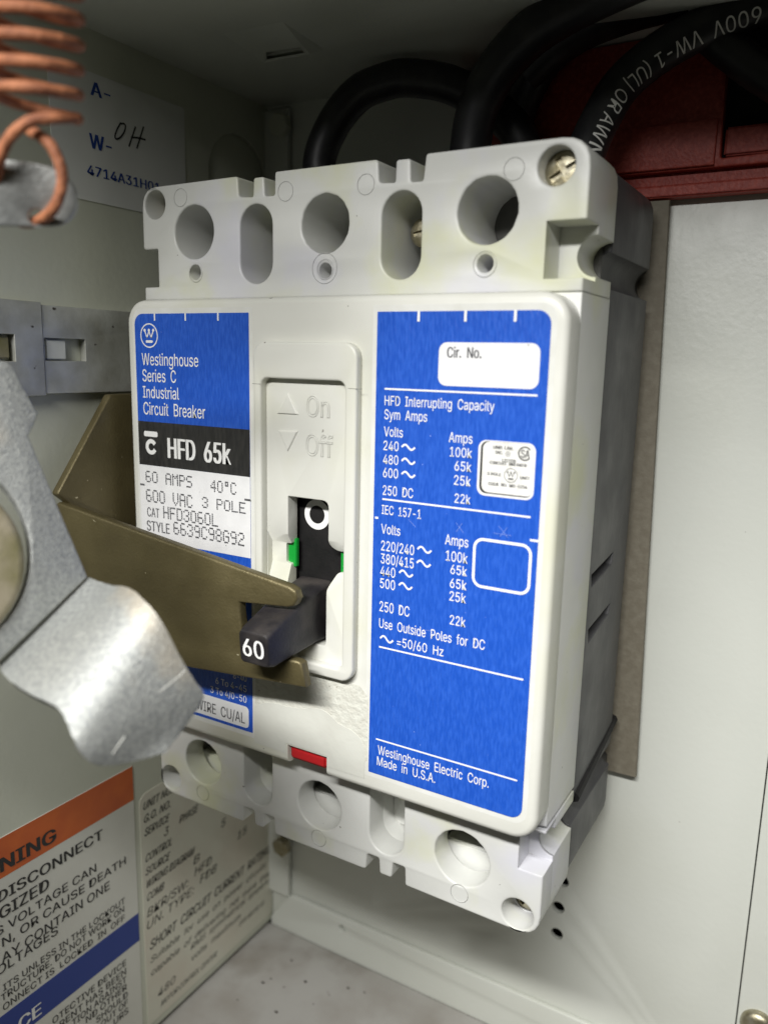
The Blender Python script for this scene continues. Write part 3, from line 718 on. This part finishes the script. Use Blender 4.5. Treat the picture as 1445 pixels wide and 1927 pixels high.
for tri in (((525, 600), (418, 805), (622, 816)), ((428, 962), (618, 970), (520, 1166))):
    P = [onY(*z3(*p)) for p in tri]; c0 = sum(P, Vector()) / 3
    a = [eb.verts.new(Vector((p.x, 0.0, p.z))) for p in P]; b = [eb.verts.new(Vector((p.x, -0.32, p.z)) + (Vector((c0.x, 0, c0.z)) - Vector((p.x, 0, p.z))) * 0.12) for p in P]
    eb.faces.new(b)
    for kk in range(3): eb.faces.new((a[kk], a[(kk + 1) % 3], b[(kk + 1) % 3], b[kk]))
from_bm('raised_lettering', eb, M['plastic_face'], o, 35)
for (a_, b_, y_) in (((475, 722), (490, 722.5), -2.03), ((655, 731), (681, 731.6), -2.03)):
    p, q = onY(*a_, y_), onY(*b_, y_); q.z = p.z; k = Ink(); k.stroke([p, q], 0.1, (0, -1, 0)); k.build('parting_line', M['seam'], o)
# shutter behind the opening
sh = plate('handle_shutter', [[(-6.4, 12), (8.8, 12), (8.8, -24), (-6.4, -24)]], 4.6, 1.0, M['black'], BR, 0.1)
k = Ink(); c_ = onY(596.5, 968.5, 4.5); n = 40
ro, ri = 3.25, 1.95
vs = [Vector((c_.x + q * math.cos(2 * math.pi * i / n), 4.55, c_.z + q * math.sin(2 * math.pi * i / n))) for q in (ro, ri) for i in range(n)]
k.add(vs, [(i, (i + 1) % n, n + (i + 1) % n, n + i) for i in range(n)]); k.build('ring_mark', M['ink_white'], sh)
for (x0, x1, z0, z1) in ((-9.5, -5.4, -5.6, 0.6), (6.0, 9.6, -5.2, 0.4)):
    box('trip_flag', (x0, x1, 2.3, 3.4, z0, z1), M['green'], BR, 0.15)
# handle
hb = bmesh.new()
secs = [(4.4, -5.9, 2.5, -20.6, -7.9), (0.0, -5.75, 2.3, -20.4, -8.7), (-9.0, -5.7, 2.25, -20.9, -11.3), (-14.6, -5.6, 2.2, -21.2, -13.5), (-16.3, -5.2, 1.8, -20.8, -14.2)]
rings = []
for (y, x0, x1, z0, z1) in secs:
    lp = rrect(x0, z0, x1, z1, 0.9, 4); rings.append([hb.verts.new((x, y + (0.18 * (z - z0) / (z1 - z0) * -3 if y < -10 else 0), z)) for x, z in lp])
for a, b in zip(rings, rings[1:]):
    for k_ in range(len(a)): hb.faces.new((a[k_], a[(k_ + 1) % len(a)], b[(k_ + 1) % len(a)], b[k_]))
hb.faces.new(rings[0]); hb.faces.new(rings[-1][::-1])
H_ = from_bm('toggle_handle', hb, M['handle'], BR, 50)
k = Ink()
tl = Vector((-4.35, -16.50, -19.3)); k.text('60', tl, tl + Vector((5.1, 0, 0.0)), tl + Vector((0.0, -0.36, 3.7)), 0.014)
k.build('rating_number', M['ink_white'], H_)
# trip button
bm = bmesh.new(); bm_box(bm, -5.6, 4.1, 0.3, 8.0, -49.4, -46.5, 0.5)
from_bm('trip_button', bm, M['red_plastic'], BR, 35)

# peeled film and glue under the handle
def z5(x, y): return (240 + x / 2.89, 1240 + y / 2.89)
edge = [(690, 300), (705, 255), (740, 238), (790, 240), (830, 246), (870, 258), (930, 268), (990, 266), (1050, 272), (1090, 296), (1120, 322), (1150, 352), (1190, 372), (1240, 405), (1272, 440), (1288, 490), (1290, 560)]
E = [onY(*z5(*p)) for p in edge]
film = [(p.x, p.z + random.uniform(-.12, .12)) for p in catmull(E, 4)]
film = film + [(film[-1][0], -48.2), (5.0, -48.4), (5.0, -45.8), (-6.5, -45.8), (-6.5, -48.4), (film[0][0], -48.2)]
plate('peeled_film', [film], -0.10, 0.09, M['residue'], BR)
gl = [(-15.2, -30)] + [(x, z) for x, z in film[:-6]] + [(14.6, -36)]
glue = [(-14.8, -29.5), (-14.8, -34.8)] + [(p.x, p.z + 0.0) for p in E] + [(14.7, -44), (14.8, -30.0), (12.5, -27.6), (6, -28.2), (0, -28.0)]
plate('glue_residue', [glue], -0.045, 0.04, M['rough_res'], BR)

# ------------------------------------------------------------------ rating label, left
NF = (0, -1, 0)
def flat(pts, y): return [Vector((x, y, z)) for x, z in pts]
def A(x, y): return (680 + x / 3.6125, 550 + y / 3.6125)
def B(x, y): return (680 + x / 2.965, 950 + y / 2.965)
def C_(x, y): return (x / 2.89, 500 + y / 2.89)
def D(x, y): return (240 + x / 6.021, 580 + y / 6.021)
def E_(x, y): return (x / 2.408, 900 + y / 2.408)
def PX(x, y): return (x, y)
YT = -0.19
def ft(ink, fn, body, L, R, H, weight=0.0, dot=False):
    l, r, h = onY(*fn(*L), YT), onY(*fn(*R), YT), onY(*fn(*H), YT); r.z = l.z; h.x = l.x
    if dot: dots(ink, body, l, r, h)
    else: ink.text(body, l, r, h, weight)
def fline(ink, fn, a, b, w=0.36):
    p, q = onY(*fn(*a), YT), onY(*fn(*b), YT); q.z = p.z; ink.stroke([p, q], w, NF)
def tilde(ink, fn, x0, y0, x1, y1, w=0.36):
    """one sine mark inside the pixel box"""
    a, b = onY(*fn(x0, (y0 + y1) / 2 - 3), YT), onY(*fn(x1, (y0 + y1) / 2 + 6), YT); hh = 0.5 * abs(onY(*fn(x0, y0), YT).z - onY(*fn(x0, y1), YT).z)
    zc = (a.z + b.z) / 2 + 0.1
    P = [Vector((a.x + (b.x - a.x) * s / 20, YT, zc + hh * 0.62 * math.sin(2 * math.pi * s / 20))) for s in range(21)]
    ink.stroke(P, w, NF)
def emblem(ink, cx, cz, R, y, w):
    """ring, three-balled W and bar"""
    n = 48
    ink.stroke([Vector((cx + R * math.cos(2 * math.pi * k / n), y, cz + R * math.sin(2 * math.pi * k / n))) for k in range(n)], w, NF, True)
    pts = [(-0.52, 0.42), (-0.25, -0.18), (0.0, 0.38), (0.25, -0.18), (0.52, 0.42)]
    for a, b in zip(pts, pts[1:]):
        ink.stroke([Vector((cx + a[0] * R, y, cz + a[1] * R)), Vector((cx + b[0] * R, y, cz + b[1] * R))], w * 1.05, NF)
    for bx, bz in ((-0.52, 0.45), (0, 0.45), (0.52, 0.45)):
        ink.poly([Vector((cx + bx * R + 0.135 * R * math.cos(a * math.pi / 8), y - 0.004, cz + bz * R + 0.135 * R * math.sin(a * math.pi / 8))) for a in range(16)])
    ink.poly(flat(rrect(cx - 0.42 * R, cz - 0.62 * R, cx + 0.42 * R, cz - 0.40 * R, 0.1 * R, 4), y))
plate('label_margin', [rrect(-50.0, -47.2, -15.0, 48.8, 2.8, 6, rs=(2.8, 0.2, 0.2, 2.8))], -0.02, 0.015, M['margin'], BR)
plate('label_margin', [rrect(14.2, -47.3, 50.0, 48.8, 2.8, 6, rs=(0.2, 2.8, 2.8, 0.2))], -0.02, 0.015, M['margin'], BR)
LL = plate('rating_label', [rrect(-49.2, -46.0, -15.9, 47.65, 2.4, 6, rs=(2.4, 0.15, 0.15, 2.4))], -0.12, 0.11, M['blue'], BR)
zb = onY(259.5, 791.3).z; zw = onY(*C_(762, 1078)).z; zc = onY(*E_(1135, 362)).z
plate('black_band', [[(-49.2, zw), (-15.9, zw), (-15.9, zb), (-49.2, zb)]], -0.15, 0.05, M['labelblack'], LL)
plate('white_panel', [[(-49.2, zc), (-15.9, zc), (-15.9, zw - 0.02), (-49.2, zw - 0.02)]], -0.155, 0.05, M['white'], LL)
p0, p1 = onY(467, 1332), onY(461, 1367)
plate('wire_panel', [rrect(-47, p1.z - 0.2, p0.x + 0.3, p0.z + 0.2, 1.0, 5)], -0.155, 0.05, M['white'], LL)
k = Ink()
for x in (307, 655, 1025):
    a, b = onY(*D(x, 48), YT), onY(*D(x, 137), YT); b.x = a.x; a.z = 47.6; k.stroke([a, b], 0.4, NF)
ec = onY(*D(247, 310), YT); er = (onY(*D(247, 178), YT) - onY(*D(247, 443), YT)).length / 2
emblem(k, ec.x, ec.z, er, YT, 0.28)
for body, L, R, H in (('Westinghouse', (168, 643), (805, 662), (168, 508)), ('Series  C', (175, 828), (553, 842), (175, 692)),
                      ('Industrial', (180, 1012), (587, 1040), (182, 880)), ('Circuit  Breaker', (187, 1200), (884, 1252), (187, 1062))):
    ft(k, D, body, L, R, H, 0.004)
ft(k, C_, 'HFD  65k', (918, 1045), (1254, 1087), (918, 937), 0.03)
a = onY(*C_(785, 912), YT); b = onY(*C_(858, 912), YT); hb_ = 0.62
k.poly(flat(rrect(a.x, a.z - hb_, b.x, a.z + hb_, 0.35, 4), YT))
cc = onY(*C_(824, 985), YT); rr = abs(onY(*C_(824, 960), YT).z - onY(*C_(824, 1010), YT).z) / 2 + 0.25
k.stroke([Vector((cc.x + rr * math.cos(math.radians(q)), YT, cc.z + rr * math.sin(math.radians(q)))) for q in range(38, 330, 8)], 0.95, NF)
k.build('white_lettering', M['ink_white'], LL)
k = Ink()
for body, L, R, H in (('6 To 4-45', (978, 930), (1118, 966), (978, 902)), ('3 To 4/0-50', (955, 970), (1118, 1014), (955, 941)), ('8-40', (1058, 906), (1118, 922), (1058, 880))):
    ft(k, E_, body, L, R, H, 0.004)
k.build('torque_lettering', M['ink_white'], LL)
k = Ink()
for body, L, R, H in (('60 AMPS', (797, 1172), (1043, 1203), (797, 1118)), ('40\u00b0C', (1150, 1225), (1283, 1243), (1150, 1168)), ('600 VAC', (800, 1278), (1045, 1305), (800, 1218)),
                      ('3 POLE', (1103, 1312), (1333, 1348), (1103, 1260)), ('HFD3060L', (893, 1370), (1183, 1418), (893, 1312))):
    ft(k, C_, body, L, R, H, dot=True)
ft(k, E_, '6639C98G92', (790, 250), (1105, 305), (790, 200), dot=True)
ft(k, C_, 'CAT', (803, 1362), (868, 1372), (803, 1312), 0.012)
ft(k, E_, 'STYLE', (668, 235), (770, 250), (668, 190), 0.012)
fline(k, C_, (765, 1188), (787, 1190), 0.45); fline(k, C_, (1332, 1272), (1362, 1276), 0.45)
k.build('black_lettering', M['ink_grey'], LL)
k = Ink(); ft(k, E_, 'WIRE  CU/AL', (890, 1043), (1110, 1100), (890, 998), 0.006); k.build('wire_lettering', M['ink_grey'], LL)

# ------------------------------------------------------------------ capacity label, right
RL = plate('capacity_label', [rrect(15.15, -46.25, 49.0, 47.55, 2.4, 6, rs=(0.15, 2.4, 2.4, 0.15))], -0.12, 0.11, M['blue'], BR)
def pxrect(fn, tl, br, r, y, thick, m, name, parent):
    a, b = onY(*fn(*tl)), onY(*fn(*br))
    return plate(name, [rrect(min(a.x, b.x), min(a.z, b.z), max(a.x, b.x), max(a.z, b.z), r, 6)], y, thick, M[m], parent)
pxrect(A, (531, 339), (1203, 661), 1.6, -0.155, 0.05, 'white', 'circuit_number_panel', RL)
pxrect(A, (800, 1000), (1168, 1418), 1.5, -0.150, 0.05, 'white', 'listing_panel', RL)
pxrect(A, (816, 1008), (1160, 1401), 1.3, -0.165, 0.05, 'labelblack', 'listing_border', RL)
pxrect(A, (831, 1011), (1166, 1393), 1.3, -0.18, 0.05, 'offwhite', 'listing_sticker', RL)
k = Ink()
for body, fn, L, R, H in (
    ('HFD  Interrupting  Capacity', A, (158, 768), (902, 807), (158, 702)), ('Sym  Amps', A, (156, 862), (446, 877), (156, 795)), ('Volts', A, (153, 978), (281, 985), (153, 912)),
    ('240', A, (150, 1072), (252, 1080), (150, 1008)), ('480', A, (148, 1165), (250, 1172), (148, 1102)), ('600', A, (147, 1256), (248, 1264), (147, 1192)), ('250  DC', A, (145, 1376), (350, 1392), (145, 1311)),
    ('Amps', A, (593, 1018), (753, 1026), (593, 950)), ('100k', A, (600, 1115), (749, 1124), (600, 1050)), ('65k', A, (632, 1211), (745, 1219), (632, 1146)), ('25k', A, (628, 1308), (741, 1317), (628, 1242)),
    ('22k', A, (632, 1430), (739, 1438), (632, 1367)), ('IEC  157-1', B, (113, 50), (331, 72), (113, 0)), ('Volts', B, (110, 158), (216, 168), (110, 105)), ('Amps', B, (466, 220), (595, 231), (466, 163)),
    ('220/240', B, (110, 253), (293, 270), (110, 198)), ('380/415', B, (108, 325), (291, 343), (108, 270)), ('440', B, (106, 394), (188, 402), (106, 340)), ('500', B, (104, 462), (187, 470), (104, 408)),
    ('100k', B, (470, 310), (591, 322), (470, 253)), ('65k', B, (496, 384), (587, 393), (496, 332)), ('65k', B, (493, 461), (585, 470), (493, 408)), ('25k', B, (490, 533), (581, 543), (490, 480)),
    ('250  DC', B, (101, 592), (267, 612), (101, 536)), ('22k', B, (492, 666), (579, 677), (492, 613)), ('Use  Outside  Poles  for  DC', B, (99, 684), (686, 812), (99, 632)), ('=50/60  Hz', B, (198, 788), (456, 850), (198, 738)),
    ('Westinghouse  Electric  Corp.', B, (92, 1390), (708, 1582), (92, 1340)), ('Made  in  U.S.A.', B, (87, 1451), (410, 1556), (87, 1402))):
    ft(k, fn, body, L, R, H, 0.003)
for a, b in (((724.3, 731.6), (1010, 747)), ((720, 939), (997, 975.3)), ((713.7, 1217), (983.5, 1282)), ((708, 1390.5), (971.7, 1473.8))): fline(k, PX, a, b, 0.33)
for x in (390, 708, 1047):
    a, b = onY(*A(x, 128), YT), onY(*A(x, 195), YT); b.x = a.x; a.z = 47.5; k.stroke([a, b], 0.5, NF)
fline(k, B, (78, 71), (92, 73), 0.4); fline(k, B, (942, 197), (985, 205), 0.4)
for q in ((275, 1030, 362, 1082), (275, 1124, 362, 1178), (275, 1214, 362, 1268)): tilde(k, A, *q)
for q in ((314, 230, 388, 275), (310, 307, 384, 352), (212, 362, 285, 408), (210, 432, 281, 478), (106, 728, 175, 775)): tilde(k, B, *q)
a, b = onY(*B(627, 180), YT), onY(*B(930, 502), YT)
k.stroke(flat(rrect(a.x + .2, b.z, b.x, a.z - 0.2, 1.7, 7), YT), 0.52, NF, True)
k.build('white_lettering', M['ink_white'], RL)
k = Ink()
for st in (((858, 984), (872, 1003)), ((869, 985), (858, 1001)), ((938, 990), (955, 1012)), ((954, 993), (940, 1010)), ((769, 978), (782, 992)), ((800, 1186), (812, 1187)), ((928, 1003), (962, 1008))):
    k = Ink(); k.stroke([onY(*st[0], YT), onY(*st[1], YT)], 0.05, NF); k.build('scratch', M['scratch'], RL)
k = Ink()
def Z7(x, y): return (880 + x / 8.028, 800 + y / 8.028)
YT = -0.215
for body, L, R, H in (('UND. LAB.', (385, 355), (685, 385), (385, 307)), ('INC.', (415, 432), (530, 445), (415, 385)), ('LISTED', (520, 552), (722, 565), (520, 508)),
                      ('CIRCUIT  BREAKER', (332, 583), (887, 645), (332, 540)), ('3 POLE', (292, 752), (500, 775), (292, 708)), ('UNIT', (788, 815), (928, 832), (788, 772)), ('ISSUE  NO.  MG-5154', (308, 903), (890, 975), (308, 858))):
    ft(k, Z7, body, L, R, H, 0.028)
cc = onY(*Z7(605, 440), YT); k.stroke([Vector((cc.x + 0.42 * math.cos(q * math.pi / 10), YT, cc.z + 0.42 * math.sin(q * math.pi / 10))) for q in range(20)], 0.08, NF, True)
ft(k, Z7, 'R', (592, 452), (620, 456), (592, 425), 0.01)
cc = onY(*Z7(648, 762), YT); emblem(k, cc.x, cc.z, 1.22, YT, 0.11)
cc = onY(*Z7(862, 433), YT)
k.stroke([Vector((cc.x + 1.15 * math.cos(math.radians(q)), YT, cc.z + 1.15 * math.sin(math.radians(q)))) for q in range(38, 325, 8)], 0.24, NF)
ft(k, Z7, 'SA', (802, 490), (930, 497), (802, 372), 0.02)
k.build('listing_lettering', M['ink_black'], RL)
k = Ink(); YT = -0.19
ft(k, A, 'Cir.  No.', (582, 443), (812, 453), (582, 372), 0.018)
k.build('black_lettering', M['ink_grey'], RL)

# ================================================================== OPERATING ARM
OA = thing('operating_arm', 'olive brown steel yoke arm hooked round the breaker handle', 'lever', (-58, 0, -5))
def armY(x): return -10.0 + 0.112 * min(x + 2.0, 62)
ol = [(-59.0, 4.9), (-58.2, 5.4), (1.4, -5.9), (2.9, -6.6), (3.5, -8.3), (2.6, -9.9), (1.0, -10.4), (-10.1, -11.0), (-10.1, -13.0), (-9.0, -21.3), (3.6, -21.3), (4.4, -21.8), (5.4, -26.7), (-22.5, -27.6), (-59, -25.8)]
def solid_bm(loop, th, mapf, bev=0.5):
    return plate_mesh([loop], th, bev, mapf)
# subdivide the long edges so that the slight set of the arm shows
dense = []
for i, p in enumerate(ol):
    q = ol[(i + 1) % len(ol)]; dense.append(p); L_ = math.hypot(q[0] - p[0], q[1] - p[1]); n_ = int(L_ / 6)
    for s_ in range(1, n_): dense.append((p[0] + (q[0] - p[0]) * s_ / n_, p[1] + (q[1] - p[1]) * s_ / n_))
bm = solid_bm(dense, 2.4, lambda x, z, d: Vector((x, armY(x) + d, z)), 0.5)
from_bm('arm_plate', bm, M['brass'], OA, 40)
bm = plate_mesh([round_poly([(-17.6, 7.6), (-1.6, 29.2), (45, 29.2), (45, -24), (-14.5, -24), (-14.5, 5.0)], 0.5, 3)], 2.2, 0.3, lambda y, z, d: Vector((-56.4 - d, y, z)))
from_bm('side_plate', bm, M['brass'], OA, 40)

# ================================================================== SPRING, TAB
SP = thing('coil_spring', 'rusty copper coloured coil spring hooked into the grey tab', 'spring', at(72, 120, 125))
ts = 125.0
axis_top, axis_bot = at(66, -120, ts + 3), at(66, 212, ts)
ax = (axis_bot - axis_top); axn = ax.normalized()
u = (CR - axn * CR.dot(axn)).normalized(); w = axn.cross(u)
R_ = 5.35; turns = ax.length / 2.9; P = []
N_ = int(turns * 36)
for i in range(N_ + 1):
    a = 2 * math.pi * (turns * i / N_) - 2 * math.pi * turns      # ends at angle 0 (right)
    P.append(axis_top + ax * (i / N_) + (u * math.cos(a) + w * math.sin(a)) * R_ * (1 + 0.01 * math.sin(7 * a)))
hook = [(140, 222, 122.5), (102, 222, 121.0), (58, 228, 121.2), (22, 255, 121.8), (2, 295, 123), (-6, 340, 125.5), (12, 392, 127.6), (40, 418, 128.0), (72, 416, 125.5),
        (100, 394, 121.8), (116, 356, 121.0), (116, 318, 120.9), (98, 276, 121.6), (76, 256, 123.0), (56, 246, 124.5)]
P2 = catmull([P[-1]] + [at(*q) for q in hook], 8)
from_bm('wire', tube_bm(P + P2[1:], 0.74, 14, 0.035), M['copper'], SP, 60)
TB = thing('spring_tab', 'grey zinc plated tab with a hole holding the spring hook', 'bracket', at(40, 365, 125))
o0, ox, oy = at(0, 365, 125.0), at(147, 372, 124.0), at(0, 425, 125.2)
ex = (ox - o0).normalized(); ez = (oy - o0); ez = (ez - ex * ez.dot(ex)).normalized(); en = ex.cross(ez)
if en.dot(CAM - o0) < 0: en = -en
def on_plane(x, y, o=o0, n=None):
    n = n or en; r = ray(x, y); t_ = (o - CAM).dot(n) / r.dot(n); return CAM + r * t_
def loc2(p): d = p - o0; return (d.dot(ex), d.dot(ez))
tabpx = [(-90, 285), (0, 299), (60, 306), (98, 313), (128, 332), (146, 362), (147, 392), (134, 415), (112, 427), (60, 427), (0, 426), (-90, 425)]
hc = loc2(on_plane(71, 413))
bm = plate_mesh([round_poly([loc2(on_plane(*p)) for p in tabpx], 1.0, 3), circ(hc[0], hc[1] - 0.25, 1.05, 20)], 1.5, 0.25, lambda a, b, d: o0 + ex * a + ez * b - en * d)
from_bm('tab_plate', bm, M['tab'], TB, 40)

# ================================================================== FOREGROUND LEVER
LV = thing('disconnect_lever', 'zinc plated bent steel lever in the left foreground with its pivot pin', 'lever', at(60, 1200, 132))
pa, pb, pc = at(0, 690, 139.0), at(160, 1080, 138.0), at(0, 1240, 134.0)
nA = (pb - pa).cross(pc - pa).normalized()
if nA.dot(CAM - pa) < 0: nA = -nA
eu = (pc - pa).normalized(); ev = nA.cross(eu)
def pl(x, y):
    r = ray(x, y); t_ = (pa - CAM).dot(nA) / r.dot(nA); d = CAM + r * t_ - pa; return (d.dot(eu), d.dot(ev))
arc = [(-131 + 190 * math.cos(math.radians(a)), 1045 + 190 * math.sin(math.radians(a))) for a in range(88, -89, -8)]
outl = [(-150, 660), (0, 678), (14, 681), (26, 690), (36, 712), (72, 778), (66, 796), (54, 820), (166, 1086), (80, 1168), (0, 1243), (-150, 1380)] + [(-150, 1240)] + arc + [(-150, 850)]
bm = plate_mesh([[pl(*p) for p in outl]], 2.2, 0.3, lambda a, b, d: pa + eu * a + ev * b - nA * d)
from_bm('lever_plate', bm, M['zinc'], LV, 40)
cpin = pl(-133, 1062); cp3 = pa + eu * cpin[0] + ev * cpin[1]
rp = abs((Vector(pl(45, 1062)) - Vector(cpin)).length)
bm = lathe_bm(cp3 - nA * 4, nA, [(rp, 0), (rp, 4.6), (rp * 0.97, 5.2), (rp * 0.9, 5.5), (0, 5.8)], 48)
from_bm('pivot_pin', bm, M['pin'], LV, 40)
rows = [((-2, 1246), (166, 1086), 137.0, 139.0), ((12, 1275), (205, 1100), 131.0, 133.0), ((62, 1308), (243, 1106), 124.5, 126.5), ((112, 1335), (272, 1130), 120.5, 122.5), ((138, 1388), (302, 1166), 119.0, 121.0),
        ((160, 1424), (340, 1236), 119.5, 121.8), ((190, 1441), (366, 1280), 121.0, 123.0), ((250, 1434), (384, 1312), 123.0, 124.5), ((312, 1416), (347, 1370), 124.2, 124.9)]
Lp = catmull([at(*a, ta) for a, b, ta, tb in rows], 5); Rp = catmull([at(*b, tb) for a, b, ta, tb in rows], 5)
bm = bmesh.new(); nc = 9; grid = []
for i, (a, b) in enumerate(zip(Lp, Rp)):
    ja, jb = random.uniform(-.003, .003), random.uniform(-.003, .003)
    grid.append([bm.verts.new(a.lerp(b, j / (nc - 1) + (ja if j == 0 else jb if j == nc - 1 else 0))) for j in range(nc)])
for r0, r1 in zip(grid, grid[1:]):
    for j in range(nc - 1): bm.faces.new((r0[j], r0[j + 1], r1[j + 1], r1[j]))
o = from_bm('bent_tab', bm, M['zinc'], LV, 60)
md = o.modifiers.new('s', 'SOLIDIFY'); md.thickness = 0.0021; md.offset = -1.0
if (o.data.polygons[len(o.data.polygons) // 2].normal).dot(CAM - Lp[20]) < 0: o.data.flip_normals()
md = o.modifiers.new('b', 'BEVEL'); md.width = 0.00045; md.segments = 3; md.limit_method = 'ANGLE'; md.angle_limit = math.radians(50)
me = mesh_of(o); o.modifiers.clear(); o.data = me
me.polygons.foreach_set('use_smooth', [True] * len(me.polygons)); me.set_sharp_from_angle(angle=math.radians(60))

from mathutils.bvhtree import BVHTree
bt = BVHTree.FromPolygons([v.co.copy() for v in me.vertices], [tuple(p.vertices) for p in me.polygons])
k = Ink()
for pts in (((300, 1302), (318, 1288), (336, 1274), (349, 1261)), ((213, 1418), (222, 1404), (235, 1386)), ((160, 1190), (150, 1197), (140, 1199)), ((318, 1195), (326, 1190))):
    hit = []
    for p in pts:
        d = ray(*p).normalized(); loc, nr, _, _ = bt.ray_cast(CAM * S, d)
        if loc: hit.append((loc / S - d * 0.05, -d))
    if len(hit) > 1: k = Ink(); k.stroke([h[0] for h in hit], 0.16, hit[0][1]); k.build('scratch', M['brightscratch'], o)
